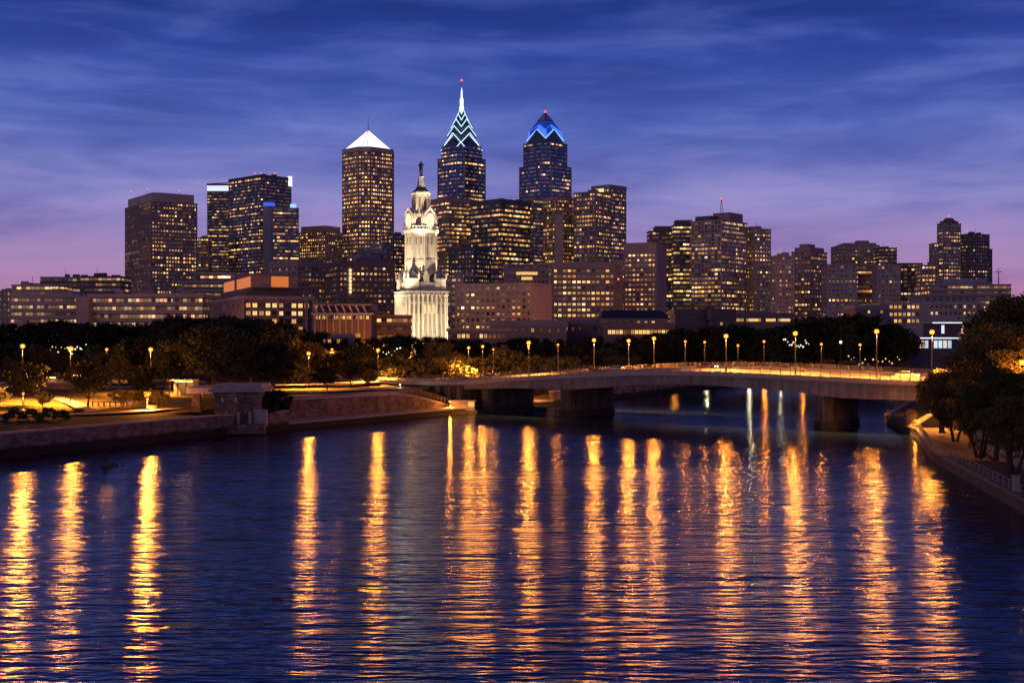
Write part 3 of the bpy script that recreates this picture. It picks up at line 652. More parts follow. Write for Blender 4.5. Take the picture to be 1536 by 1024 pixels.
for k in range(5): m.tube([(mx-1.3+k*.2, my, Z(314-3.5*k, 1150)), (mx+1.3-k*.25, my, Z(312-3.5*k, 1150))], .16, 4)
m.build('red_mast', plain('red_mast_paint', (.5, .10, .10)), r); m = MB(); m.ball((mx-.3, my, Z(294, 1150)), .8, 6, 4); m.build('beacon_light', M['red_beacon'], r)
r, p, z = bld('tan apartment tower just right of the red mast tower', 1118, 1131, 1156, 344, 1200, W_TAN, G_DARK, (.30, .12, .03), 1.2, 'punched', 4.0, 3.2, name='apartment_tower')
block(r, scaled(p, .6, -4), z+1.1, Z(339, 1200), wallmat(W_TAN))
r, p, z = bld('low reddish tan block lit orange at its foot, right of the tan apartment towers', 1156, 1164, 1191, 385, 1060, W_TAN, G_DARK, (.26, .10, .03), 1.2, 'punched', 3.9, 3.0, name='apartment_tower')
r, p, z = bld('stepped brown tower with a raised central cap, in the right cluster', 1188, 1216, 1240, 378, 1130, W_BROWN, G_DARK, (.30, .18, .05), 1.3, 'grid', 3.9, 3.0, plant=False, name='apartment_tower')
block(r, scaled(p, .85), z+1.1, Z(370, 1130), wallmat(W_BROWN)); block(r, scaled(p, .45, -2), Z(370, 1130), Z(364.5, 1130), wallmat(W_BROWN))
r, p, z = bld('grey brown building below the stepped group, first of three plain slabs', 1241, None, 1285, 398, 1060, W_GREY, G_DARK, (.10, .05, .02), 1.1, 'punched', 4.0, 3.4, name='slab_block', cat='building')
bld('middle plain slab with a patch of bright rows at its foot', 1287, None, 1317, 399, 1080, W_BROWN, G_DARK, (.16, .26, .05), 1.2, 'ribbon', 4.0, 3.4, name='slab_block', cat='building')
bld('right hand plain slab with few lit windows', 1316, None, 1350, 399, 1050, W_GREY, G_DARK, (.07, .04, .0), 1.1, 'punched', 4.0, 3.4, name='slab_block', cat='building')
r, p, z = bld('stepped brown building rising behind the three plain slabs', 1259, None, 1319, 369, 1400, W_BROWN, G_DARK, (.16, .08, .0), 1.1, 'punched', 4.2, 3.6, plant=False)
block(r, scaled(p, .3, 8), z+1.1, Z(359.5, 1400), wallmat(W_BROWN)); block(r, scaled(p, .8, 2), z+1.1, Z(364, 1400), wallmat(W_BROWN), 'upper_storey')
bld('dark block right of the stepped brown building, flat roofed with lit windows', 1318, None, 1345, 373, 1350, W_DARK, G_DARK, (.25, .1, .1), 1.2, 'ribbon', 4.0, 3.4)
r, p, z = bld('low dark block left of the far right tower', 1350, None, 1383, 396, 1240, W_DARK, G_DARK, (.2, .12, .05), 1.2, 'grid', 4.0, 3.4, plant=False)
bld('second low dark block touching the far right tower', 1382, None, 1404, 399, 1200, W_BROWN, G_DARK, (.2, .12, .05), 1.2, 'grid', 4.0, 3.4)
r, p, z = bld('far right grey tower with a red-lit pointed cap', 1406, 1415, 1441, 336, 1300, W_GREY, (.03, .035, .05), (.16, .20, .10), 1.3, 'grid', 4.0, 3.2, plant=False)
q = scaled(p, .8); block(r, q, z+1.1, Z(331, 1300), wallmat(W_DARK), 'cap'); m = MB(); m.prism(scaled(p, .6), Z(331, 1300), Z(326, 1300), scaled(p, .3)); m.build('cap_roof', wallmat((.3, .08, .08)), r)
cxx, cy2 = bbox_base(p); beacon(r, cxx, cy2, Z(326, 1300), .9, 1.0)
bld('narrow shoulder block at the left foot of the far right grey tower', 1401, None, 1408, 366, 1290, W_GREY, G_DARK, (.2, .1, .05), 1.2, 'grid', 4.0, 3.2, plant=False)
r, p, z = bld('wide dark tower joined to the right of the red-capped grey tower', 1440, 1452, 1484, 352, 1310, W_DARK, G_DARK, (.26, .08, .03), 1.1, 'punched', 3.8, 3.0)
beacon(r, p[0][0], p[0][1]+4, z+1, .7, 2)
bld('thin dark end block at the right of the wide dark tower', 1483, None, 1488, 375, 1330, W_DARK, G_DARK, (.1, .0, .0), 1.0, 'punched', 3.8, 3.0, plant=False)
r, p, z = bld('long low office building with strip windows below the far right tower', 1396, None, 1516, 428, 1000, W_GREY, G_DARK, (.14, .30, .16), 1.2, 'ribbon', 4.2, 3.4, cat='building', name='low_office')
block(r, scaled(p, .55, 0, 3), z+1.1, Z(417, 1000), wallmat(W_GREY), 'upper_storey')
t_ = thing('antenna_mast', 'thin cross shaped antenna mast against the pink sky at far right', 'mast', (X(1498, 1010), 1010, Z(427, 1000)))
m = MB(); ax, ay = X(1498, 1010), 1010; m.tube([(ax, ay, Z(427, 1000)), (ax, ay, Z(401, 1000))], [.5, .2], 5); m.build('pole', M['black_metal'], t_)
m = MB(); m.tube([(ax-2.5, ay, Z(407, 1000)), (ax+2.5, ay, Z(407, 1000))], .3, 4); m.build('cross_bar', M['black_metal'], t_)
# left low buildings
bld('dark low roofed block behind the pale lab buildings at the left', 61, None, 136, 417, 1020, W_DARK, G_DARK, (.10, .10, .02), 1.1, 'ribbon', 4.2, 3.6, cat='building', name='low_office', roof=W_GREY)
bld('lower dark block between the far left block and the brown gridded tower', 120, None, 181, 416, 980, W_DARK, G_DARK, (.10, .14, .05), 1.1, 'ribbon', 4.2, 3.6, cat='building', name='low_office')
bld('mauve grey office building with a sloping roof line at the far left', 18, None, 88, 429, 900, W_TAN, G_DARK, (.30, .12, .05), .9, 'ribbon', 4.2, 3.4, cat='building', name='low_office')
bld('dim building cut by the left edge of the picture', -30, None, 17, 438, 960, W_BROWN, G_DARK, (.22, .0, .0), .9, 'punched', 4.2, 3.4, cat='building', name='low_office')

# ------------------------------------------------------------------ nearer low buildings with windows of their own
WIN_LIT = [emis('window_lit_%d' % i, c_, s_, base=(.05, .04, .03)) for i, (c_, s_) in enumerate([((1, .55, .15), 1.3), ((1, .66, .28), 1.1), ((1, .48, .10), .8), ((1, .6, .2), .45)])]
WIN_DARK = plain('window_dark', (.02, .022, .03), .12, .2)
_winmesh = {}
def window(root, p, d, nrm, w, h, mat, frame):
    """a framed window: pane child of its frame; p is the lower left corner on the wall"""
    key = (round(w, 2), round(h, 2), mat.name, frame.name)
    if key not in _winmesh:
        f = MB(); t_ = .12
        for x0, x1, z0, z1 in ((0, w, 0, t_), (0, w, h-t_, h), (0, t_, t_, h-t_), (w-t_, w, t_, h-t_), (w/2-.05, w/2+.05, t_, h-t_)):
            f.hexa([(x0, -.14, z0), (x1, -.14, z0), (x1, -.01, z0), (x0, -.01, z0), (x0, -.14, z1), (x1, -.14, z1), (x1, -.01, z1), (x0, -.01, z1)])
        fo = f.build('window', frame); g_ = MB(); g_.face([(t_, -.05, t_), (w-t_, -.05, t_), (w-t_, -.05, h-t_), (t_, -.05, h-t_)]); po = g_.build('pane', mat)
        _winmesh[key] = (fo.data, po.data); bpy.data.objects.remove(fo); bpy.data.objects.remove(po)
    fd, pd = _winmesh[key]
    a = bpy.data.objects.new('window', fd); b2 = bpy.data.objects.new('pane', pd); col.objects.link(a); col.objects.link(b2)
    a.parent = root; a.location = Vector((p[0], p[1], p[2]))-origin(root); a.rotation_euler = (0, 0, math.atan2(d[1], d[0])); b2.parent = a
def wall_windows(root, a, b, rows, n, w, h, frame, p_lit, rnd, inset=1.0, skip=(), strip=None):
    a, b = Vector(a), Vector(b); ln = (b-a).length; d = (b-a)/ln; nr = Vector((d.y, -d.x)); st = (ln-2*inset)/n
    for ri, z in enumerate(rows):
        for k in range(n):
            if (ri, k) in skip: continue
            p = a+d*(inset+st*(k+.5)-w/2)+nr*.02
            pl = p_lit[ri] if isinstance(p_lit, (list, tuple)) else p_lit
            mat = rnd.choice(WIN_LIT) if rnd.random() < pl else WIN_DARK
            window(root, (p.x, p.y, z), d, nr, w, h, mat, frame)
FRM = wallmat((.16, .13, .12), .6)
rnd = random.Random(5)
# L6: brown block with an orange lit crown
p = footprint(306, 362, 470, 520, 68); zt = Z(449, 520)
c0 = bbox_base(p); r = thing('brown_courthouse', 'brown block with orange floodlit rooftop panels behind the left trees', 'building', (c0[0], c0[1], GZ))
block(r, p, GZ, zt, wallmat((.20, .15, .14)), 'wall'); block(r, offset(p, .7), zt, zt+1.6, wallmat((.30, .24, .22)), 'cornice')
rows = [GZ+1.5+3.6*k for k in range(4)]
rows = [zt-3.4-3.35*k for k in range(4)]
wall_windows(r, p[0], p[1], rows, 10, 2.1, 2.0, FRM, [.8, .5, .3, .35], rnd, 1.5)
wall_windows(r, p[3], p[0], rows, 7, 1.5, 2.0, FRM, .35, rnd, 1.0)
m = MB()
dd = (Vector(p[1])-Vector(p[0])).normalized(); nn = Vector((dd.y, -dd.x)); ln = (Vector(p[1])-Vector(p[0])).length
for k in (.0, .5, .9, 1.0):
    q = Vector(p[0])+dd*(ln*k if k else .6); qq = [q-dd*.5+nn*.1, q-dd*.5+nn*1.0, q+dd*.5+nn*1.0, q+dd*.5+nn*.1]; m.prism([tuple(x) for x in qq], GZ, zt-.05)
m.build('pilaster', wallmat((.30, .24, .22)), r)
p2 = scaled(p, .80, 0, 3); z2 = zt+1.6; z3 = Z(431, 526); z4 = Z(413, 530)
block(r, p2, z2, z3, wallmat((.15, .12, .12)), 'upper_storey'); p3 = footprint(335, 378, 446, 528, 68)
block(r, p3, z3, z4, wallmat((.30, .21, .17)), 'crown'); block(r, offset(p3, .5), z4, z4+.7, wallmat((.16, .14, .16)), 'crown_roof')
glowm = emis('orange_flood_glow', (1.0, .26, .04), .62)  # orange floodlight on the crown panels put into the colour as glow
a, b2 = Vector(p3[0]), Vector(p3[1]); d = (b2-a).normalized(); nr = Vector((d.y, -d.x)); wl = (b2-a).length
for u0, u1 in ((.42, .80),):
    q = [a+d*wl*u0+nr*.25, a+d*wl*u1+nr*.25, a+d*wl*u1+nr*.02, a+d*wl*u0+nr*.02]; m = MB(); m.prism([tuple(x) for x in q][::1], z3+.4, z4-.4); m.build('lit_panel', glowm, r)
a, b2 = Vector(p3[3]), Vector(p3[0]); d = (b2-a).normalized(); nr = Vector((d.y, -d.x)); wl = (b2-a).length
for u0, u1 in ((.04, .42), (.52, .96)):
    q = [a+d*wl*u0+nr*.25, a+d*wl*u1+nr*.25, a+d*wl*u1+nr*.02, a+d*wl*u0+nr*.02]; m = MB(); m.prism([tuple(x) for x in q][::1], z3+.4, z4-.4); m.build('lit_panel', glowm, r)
# L5 terraces
r = thing('terraced_building', 'stepped terrace building with bright strip-lit storeys above the left trees', 'building', (X(300, 655), 665, GZ))
for k, (xl, xr, yt, yb, D) in enumerate(((258, 372, 437, 500, 640), (272, 362, 424, 439, 652), (290, 350, 411, 426, 664))):
    q = [(X(xl, D), D), (X(xr, D), D), (X(xr, D), D+28), (X(xl, D), D+28)]; zb, zt_ = max(GZ, Z(yb, D)), Z(yt, D)
    m = MB(); m.prism(q, zb, zt_); m.build('terrace', wallmat((.32, .24, .22)), r); m = MB(); m.prism(offset(q, 1.4), zt_, zt_+.8); m.build('terrace_roof', wallmat((.34, .30, .30)), r)
    m = MB(); x0, x1 = X(xl+4, D), X(xr-4, D); nb_ = int((x1-x0)/2.2); m.face([(x0, D-.06, zt_-3.4), (x1, D-.06, zt_-3.4), (x1, D-.06, zt_-.6), (x0, D-.06, zt_-.6)], [(0, 0), (nb_, 0), (nb_, 1), (0, 1)]); m.build('strip_window', glazing(G_DARK, .9, .3, .2, strength=1.3, warm=(1, .62, .26)), r)
# L3 pale lab buildings
for lab, xl, xr, yt, D, nm in (('pale four storey laboratory building with ribbon windows at far left', 16, 117, 446, 620, 'lab_building'), ('long pale laboratory building with lit ribbon windows behind the left park lamps', 133, 304, 446, 600, 'lab_building')):
    bld(lab, xl, None, xr, yt, D, (.42, .32, .28), G_DARK, (.55, .34, .24), .85, 'ribbon', 3.7, 1.9, name=nm, cat='building', par=1.8, warm=(1.0, .66, .34))
r, p, z = bld('blank pale stair tower joining the two laboratory buildings', 116, None, 134, 449, 596, (.40, .31, .27), G_DARK, (0, 0, 0), .5, 'punched', 3.7, 3, name='stair_tower', cat='building', plant=False, blank=(0, 1, 3))
# L7, L8
bld('brown mid rise block behind the orange crowned building', 405, 446, 488, 400, 900, W_BROWN, G_DARK, (.36, .10, .03), 1.1, 'punched', 3.9, 3.0, cat='building', name='office_block', par=4.5)
r, p, z = bld('wide dark brown block with a bright vertical light strip down its front', 487, 508, 592, 399, 860, (.17, .12, .105), G_DARK, (.44, .20, .06), 1.1, 'punched', 3.9, 3.0, cat='building', name='office_block', par=4.0, th=68)
a, b2 = Vector(p[0]), Vector(p[1]); d = (b2-a).normalized(); nr = Vector((d.y, -d.x))
for k in range(7):
    q = a+d*((b2-a).length*.20)+nr*.9; m = MB(); m.ball((q.x, q.y, Z(405+5.4*k, 858)), 1.15, 6, 4, 1.1); m.build('facade_light', emis('facade_light_%d' % k, (1, .66, .32), 1.2), r)
m = MB(); m.prism(scaled(p, .42, 6, 0), z+4, z+9, scaled(p, .3, 6, 0)); m.build('roof_lantern', wallmat((.16, .18, .24), .5), r)
# L10 arched arts building
r = thing('arts_centre', 'low modern hall with slanted white roof frames and orange lit glass front', 'building', (X(512, 480), 490, GZ))
D = 480; q = [(X(470, D), D), (X(557, D), D), (X(557, D), D+24), (X(470, D), D+24)]
m = MB(); m.prism(q, GZ, Z(472, D)); m.build('wall', wallmat((.15, .11, .10)), r)
m = MB(); m.prism(offset(q, .8), Z(472, D), Z(469.5, D)); m.build('balcony_slab', wallmat((.42, .36, .34)), r)
m = MB(); m.prism([(x, y+5) for x, y in scaled(q, .94)], Z(469.5, D), Z(458, D)); m.build('upper_hall', wallmat((.10, .09, .10)), r)
m = MB(); m.prism([(x, y+2) for x, y in scaled(q, .97)], Z(458, D), Z(455.5, D)); m.build('roof', wallmat((.30, .26, .27)), r)
for k in range(8):
    xx = X(476+10.5*k, D); m = MB(); m.tube([(xx, D+1, Z(470, D)), (xx-1.6, D+1.6, Z(457, D))], .38, 6); m.build('roof_frame', wallmat((.5, .45, .42)), r)
for k in range(9):
    xx = X(472.5+9.3*k, D); m = MB(); m.box((xx, D-.35, GZ), (.7, .6, Z(472, D)-GZ)); m.build('column', wallmat((.28, .22, .19)), r)
wall_windows(r, q[0], q[1], [Z(479, D)], 16, 1.15, 1.5, FRM, .95, rnd, .8)
wall_windows(r, q[0], q[1], [GZ+1.2], 9, 2.0, 4.2, FRM, .55, rnd, .9)
r, p, z = bld('low round-ended orange lit building at the foot of the clock tower', 556, None, 612, 476, 500, (.28, .17, .13), G_DARK, (.2, .3, .3), .8, 'ribbon', 3.2, 2.2, cat='building', name='arts_wing', plant=False)
# B26 pale arched building at right, individual windows
D = 650; r = thing('pale_arcade_building', 'pale low stone building with two rows of glowing arched windows at right', 'building', (X(1400, D), D+20, GZ))
q = [(X(1327, D), D), (X(1476, D), D), (X(1476, D), D+30), (X(1327, D), D+30)]
block(r, q, GZ, Z(456, D), wallmat((.40, .32, .30)), 'wall'); block(r, offset(q, .6), Z(456, D), Z(453.5, D), wallmat((.42, .36, .35)), 'cornice')
q2 = [(X(1388, D), D+6), (X(1476, D), D+6), (X(1476, D), D+28), (X(1388, D), D+28)]
block(r, q2, Z(453.5, D), Z(444.5, D), wallmat((.34, .28, .28)), 'upper_storey'); block(r, offset(q2, 1.2), Z(444.5, D), Z(442, D), wallmat((.2, .18, .2)), 'upper_roof')
wall_windows(r, q[0], (X(1386, D), D), [Z(463, D), Z(474, D), Z(484, D)], 7, 1.7, 1.9, FRM, [.9, .95, .8], rnd, 2.2)
wall_windows(r, (X(1390, D), D), q[1], [Z(462, D), Z(472, D)], 11, 1.3, 1.6, FRM, [.25, .35], rnd, 1.5)
wall_windows(r, q2[0], q2[1], [Z(450.5, D)], 8, 2.2, 1.5, FRM, .12, rnd, 1.5)
# B27 glass pavilions at right
for lab, xl, xr, yt, yb, D, ws in (('upper glass pavilion with a thin white lit roof edge among the right trees', 1396, 1462, 485, 500, 470, 1.2), ('lower riverside pavilion glowing white under a flat lit canopy', 1362, 1437, 508, 522, 420, 1.0)):
    r = thing('glass_pavilion', lab, 'building', (X((xl+xr)/2, D), D+8, GZ))
    q = [(X(xl+6, D), D+2), (X(xr-6, D), D+2), (X(xr-6, D), D+13), (X(xl+6, D), D+13)]
    block(r, q, GZ-.5, Z(yt, D)-.05, wallmat((.12, .10, .12)), 'wall')
    qq = [(X(xl, D), D-2), (X(xr, D), D-2), (X(xr, D), D+15), (X(xl, D), D+15)]; block(r, qq, Z(yt, D), Z(yt, D)+.5, wallmat((.5, .5, .52)), 'canopy')
    m = MB(); m.prism([(X(xl, D), D-2.2), (X(xr, D), D-2.2), (X(xr, D), D-2.02), (X(xl, D), D-2.02)], Z(yt, D)+.05, Z(yt, D)+.4); m.build('canopy_light', emis('canopy_light', (.80, .86, 1.0), 1.3), r)
    wl = xr-xl-12; nwin = 9
    for k in range(nwin):
        x0 = X(xl+6+wl*k/nwin+.8, D); x1 = X(xl+6+wl*(k+1)/nwin-.8, D); lit_ = rnd.random() < (.35 if yt < 500 else .8)
        m = MB(); m.prism([(x0, D+1.9), (x1, D+1.9), (x1, D+1.98), (x0, D+1.98)], max(GZ, Z(yb, D)), Z(yt+2.5, D)); m.build('window', emis('pavilion_glass_%d' % k, rnd.choice([(1, .9, .75), (.7, .8, 1.0), (1, .55, .35)]), ws*rnd.uniform(.4, 1)) if lit_ else WIN_DARK, r)
# low roofs in the middle, in front of the skyline
def house(label, xl, xr, yt, yb, D, dep, wall, roofc, gable=False, lit=.3, name='low_building', wins=8):
    r = thing(name, label, 'building', (X((xl+xr)/2, D), D+dep/2, GZ)); q = [(X(xl, D), D), (X(xr, D), D), (X(xr, D), D+dep), (X(xl, D), D+dep)]
    ze, zr = Z(yb, D), Z(yt, D); block(r, q, GZ-1, ze, wallmat(wall), 'wall'); m = MB(); o = offset(q, .6)
    if gable:
        a, b2, c2, d2 = o; y = (a[1]+c2[1])/2; m.prism(o, ze, ze+.3)
        ins = (b2[0]-a[0])*.08; e0, e1 = (a[0]+ins, y, zr), (b2[0]-ins, y, zr); P = [(*w_, ze+.3) for w_ in o]
        m.face([P[0], P[1], e1, e0]); m.face([P[2], P[3], e0, e1]); m.face([P[1], P[2], e1]); m.face([P[3], P[0], e0])
    else: m.prism(o, ze, zr)
    m.build('roof', wallmat(roofc, .6), r)
    hh_ = min(1.6, (ze-GZ)*.5); wall_windows(r, q[0], q[1], [ze-hh_-.8], wins, 1.3, hh_, FRM, lit, rnd, 1.5)
house('long hall with a big dark pitched roof in front of the mauve block', 903, 1002, 464, 478, 470, 26, (.26, .20, .19), (.05, .035, .03), True, .3)
house('low flat roofed grey hall right below the pinkish stone block', 735, 850, 480, 489, 480, 20, (.2, .17, .17), (.20, .19, .23), False, .1)
house('long low pale roofed shed left of the dark pitched hall', 838, 935, 479, 487, 500, 18, (.24, .20, .2), (.22, .2, .22), False, .4)
house('flat purple grey roof just left of the river lamps in the centre', 672, 765, 492, 497, 430, 20, (.2, .17, .17), (.26, .24, .28), False, .5, wins=12)
house('low dark hall below the largest tan apartment tower', 1013, 1070, 463, 473, 560, 20, (.15, .13, .14), (.10, .09, .12), False, .3)
house('dark cube like building beside the low dark hall', 1068, 1102, 463, 480, 540, 20, (.10, .08, .08), (.07, .06, .07), False, .2, wins=4)
house('low building with a lit window row below the right cluster', 1100, 1190, 469, 475, 600, 20, (.2, .16, .15), (.12, .11, .12), False, .9, wins=22)
house('flat grey canopy roof building left of the pale arcade building', 1283, 1330, 457, 463, 640, 20, (.17, .14, .15), (.2, .19, .23), False, .3, wins=6)
house('low roof with small white lights above the far trees, left of the clock tower foot', 478, 530, 500, 505, 430, 14, (.2, .15, .13), (.25, .25, .27), False, .5, wins=6)
house('low wide hall hidden in trees below the mauve block', 905, 1010, 484, 491, 430, 16, (.17, .12, .11), (.11, .09, .10), False, .7, wins=16)

# ------------------------------------------------------------------ floodlit clock tower
D = 620; TH = R(22); CX, CY = X(631.5, D+14), D+14; s1 = pxm(D)
STN = plain('pale_tower_stone', (.60, .545, .45), .8, .10, .5); STS = plain('tower_slate', (.10, .11, .13), .6, .2, .5); STD = plain('tower_recess', (.30, .25, .19), .9)
r = ct = thing('clock_tower', 'floodlit pale stone clock tower with columns, gables and a bronze figure on top', 'tower', (CX, CY, GZ))
def sq(a, rot=0.0): return [(CX+x*math.cos(TH+rot)-y*math.sin(TH+rot), CY+x*math.sin(TH+rot)+y*math.cos(TH+rot)) for x, y in ((-a, -a), (a, -a), (a, a), (-a, a))]
def tl(x, y): return (CX+x*math.cos(TH)-y*math.sin(TH), CY+x*math.sin(TH)+y*math.cos(TH))
def zy(y): return Z(y, D)
A0 = 30.5*s1            # half size of base block
m = MB(); m.prism(sq(A0), GZ-1, zy(438)); m.build('base_block', STN, r)
m = MB(); m.prism(sq(A0+1.0), zy(438), zy(436)); m.prism(sq(A0+.5), zy(440), zy(438)-.002); m.build('cornice', STN, r); m = MB(); m.prism(sq(A0+.6), GZ-1, GZ+1.4); m.build('plinth', STN, r)
for f in range(4):      # giant columns and windows on each face of the base block
    def fp(u, o, f=f):
        x, y = u, -(A0+o)
        for _ in range(f): x, y = -y, x
        return tl(x, y)
    for k in range(9):
        u = -A0+.8+(2*A0-1.6)*k/8; q = fp(u, .55); m = MB()
        m.lathe(q[0], q[1], [(.75, GZ+1.4), (.75, GZ+2.2), (.55, GZ+2.4), (.50, zy(444)), (.8, zy(443)), (.8, zy(440.2))], 8); m.build('column', STN, r)
        if k < 8:
            u2 = u+(2*A0-1.6)/16
            for zz, hh_ in ((GZ+3, 4.2), (zy(470), 4.4), (zy(452), 3.0)):
                a_, b_ = fp(u2-.55, .03), fp(u2+.55, .03); c_, d_ = fp(u2+.55, .22), fp(u2-.55, .22)
                m = MB(); m.prism([a_, b_, c_, d_] if False else [d_, c_, b_, a_], zz, zz+hh_)
                m.build('window', WIN_LIT[1] if (zz == zy(470) and k in (3, 4, 5)) else STD, r)
m = MB(); m.prism(sq(A0-1.2), zy(436), zy(424)); m.prism(sq(A0-.8), zy(424), zy(422.6)); m.build('attic', STN, r)
m = MB(); m.prism(sq(A0-1.6), zy(422.6), zy(405), sq(6.3)); m.build('mansard_roof', STS, r)
for sx in (-1, 1):      # corner pavilions with steep roofs and pinnacles
    for sy in (-1, 1):
        x, y = tl(sx*(A0-3.0), sy*(A0-3.0)); m = MB()
        m.box((x, y, zy(436)), (5.6, 5.6, zy(419)-zy(436)), TH); m.box((x, y, zy(419)), (6.4, 6.4, .7), TH); pv = m.build('corner_pavilion', STN, r)
        m = MB(); m.box((x, y, zy(419)+.7), (5.8, 5.8, zy(403)-zy(419)), TH, .08); m.build('pavilion_roof', plain('lead_roof', (.32, .31, .30), .6) if 'lead_roof' not in bpy.data.materials else bpy.data.materials['lead_roof'], pv)
        for ax in (-1, 1):
            for ay in (-1, 1):
                m = MB(); px_, py_ = tl(sx*(A0-3.0)+ax*2.9, sy*(A0-3.0)+ay*2.9); m.box((px_, py_, zy(419)+.7), (.8, .8, 2.2), TH); m.box((px_, py_, zy(419)+2.9), (.9, .9, 1.4), TH, .05); m.build('pinnacle', STN, pv)
for f in range(4):      # dormers
    for u, w_, h_ in ((-5.2, 2.2, 4.2), (0, 3.0, 6.0), (5.2, 2.2, 4.2)):
        def gp(u_, o_, f=f):
            x, y = u_, -(A0-o_)
            for _ in range(f): x, y = -y, x
            return tl(x, y)
        z0_ = zy(422.6); q = [gp(u-w_/2, 1.0), gp(u+w_/2, 1.0), gp(u+w_/2, 5.0), gp(u-w_/2, 5.0)]
        m = MB(); m.prism(q, z0_, z0_+h_*.55); top1 = gp(u, 1.0); top2 = gp(u, 5.0)
        P = [(*w2, z0_+h_*.55) for w2 in q]; t1, t2 = (*top1, z0_+h_), (*top2, z0_+h_)
        m.face([P[0], P[1], t1]); m.face([P[1], P[2], t2, t1]); m.face([P[3], P[0], t1, t2]); m.build('dormer', STN, r)
RO = R(22.5)
def octa(rad, rot=0.0, n=8): return [(CX+rad*math.cos(TH+RO+rot+2*math.pi*k/n), CY+rad*math.sin(TH+RO+rot+2*math.pi*k/n)) for k in range(n)]
# shaft
SLIM = (CX, CY, .60); TH0 = TH; TH = R(40)
m = MB(); m.prism(octa(13.6*1.0), zy(424), zy(390), octa(28.3/2*.99*1.02)); m.build('shaft_foot', STN, r)
RS = 28.6*s1*1.02; RS = 14.2*1.0
m = MB(); m.prism(octa(13.9), zy(408), zy(346), octa(13.6)); m.prism(octa(14.3), zy(389), zy(387.5)); m.prism(octa(14.1), zy(409), zy(407)); m.build('shaft', STN, r)
for k in range(8):
    a = TH+RO+2*math.pi*k/8
    m = MB(); m.tube([(CX+13.5*math.cos(a), CY+13.5*math.sin(a), zy(408)), (CX+13.5*math.cos(a), CY+13.5*math.sin(a), zy(347))], .75, 6); m.build('buttress', STN, r)
    am = a+math.pi/8; dx_, dy_ = math.cos(am), math.sin(am); tx, ty = -dy_, dx_
    for u in (-2.0, 2.0):
        for z0_, z1_ in ((zy(365), zy(355)), (zy(389.5), zy(385.5))):
            c_ = (CX+dx_*12.72+tx*u, CY+dy_*12.72+ty*u); m = MB(); m.box((c_[0], c_[1], z0_), (.5, 1.1, z1_-z0_), am); m.build('window', STD, r)
        c_ = (CX+dx_*12.8, CY+dy_*12.8)
    for u in (-3.6, 0, 3.6):
        c_ = (CX+dx_*12.75+tx*u, CY+dy_*12.75+ty*u); m = MB(); m.box((c_[0], c_[1], zy(384)), (.7, .7, zy(350)-zy(384)), am); m.build('pilaster', STN, r)
m = MB(); m.lathe(CX, CY, [(13.8, zy(347)), (15.0, zy(345)), (15.4, zy(343)), (15.4, zy(341.5)), (14.6, zy(341.5))], 32); m.build('gallery', STN, r)
m = MB()
for k in range(32):
    a = 2*math.pi*k/32; m.box((CX+14.9*math.cos(a), CY+14.9*math.sin(a), zy(341.5)), (.5, .5, 1.3), a)
m.lathe(CX, CY, [(15.1, zy(341.5)+1.3), (15.1, zy(341.5)+1.6)], 32); m.build('gallery_railing', STN, r)
# clock stage
m = MB(); m.prism(octa(12.4), zy(341.5), zy(318), octa(9.6)); m.build('clock_stage', STN, r)
CLK = emis('clock_face', (1.0, .86, .52), 1.25)
for f in range(4):
    a = TH+math.pi/2*f-math.pi/2; dx_, dy_ = math.cos(a), math.sin(a); tx, ty = -dy_, dx_
    def cp_(o, u, z_): return (CX+dx_*o+tx*u, CY+dy_*o+ty*u, z_)
    zb, zm, zt_ = zy(341), zy(321), zy(309)
    m = MB(); prof = [(-6.0, zb), (6.0, zb), (6.0, zm-1), (5.1, zm+1.2), (0, zt_), (-5.1, zm+1.2), (-6.0, zm-1)]
    f1 = [cp_(12.9, -u, z_) for u, z_ in prof][::-1]; f0_ = [cp_(6.5, -u, z_) for u, z_ in prof][::-1]
    m.face(f1); n_ = len(prof)
    for i in range(n_): j = (i+1) % n_; m.face([f1[i], f0_[i], f0_[j], f1[j]])
    gb = m.build('clock_gable', STN, r)
    m = MB(); zc = zy(329.5)
    pts = [cp_(13.15, 4.2*math.cos(t_), zc+3.9*math.sin(t_)) for t_ in [2*math.pi*k/20 for k in range(20)]]; m.face(pts); m.build('clock_face', CLK, gb)
    m = MB(); m.tube([cp_(13.2, 4.5*math.cos(t_), zc+4.1*math.sin(t_)) for t_ in [2*math.pi*k/20 for k in range(21)]], .28, 5)
    for sgn in (-1, 1): m.tube([cp_(13.0, sgn*5.8, zm-1), cp_(13.0, sgn*5.0, zm+1.3), cp_(13.0, 0, zt_+.3)], .42, 5)
    m.build('clock_rim', STN, gb)
    m = MB(); m.tube([cp_(13.35, 0, zc), cp_(13.35, .4, zc+2.6)], .13, 4); m.tube([cp_(13.35, 0, zc), cp_(13.35, -1.6, zc-.6)], .15, 4); m.build('clock_hand', M['black_metal'], gb)
    for u in (-6.6, 6.6):
        q = cp_(11.2, u, 0); m = MB(); m.box((q[0], q[1], zy(341.5)), (1.6, 1.6, 5.2), a); m.box((q[0], q[1], zy(341.5)+5.2), (1.7, 1.7, 3.4), a, .08); m.build('pinnacle', STN, r)
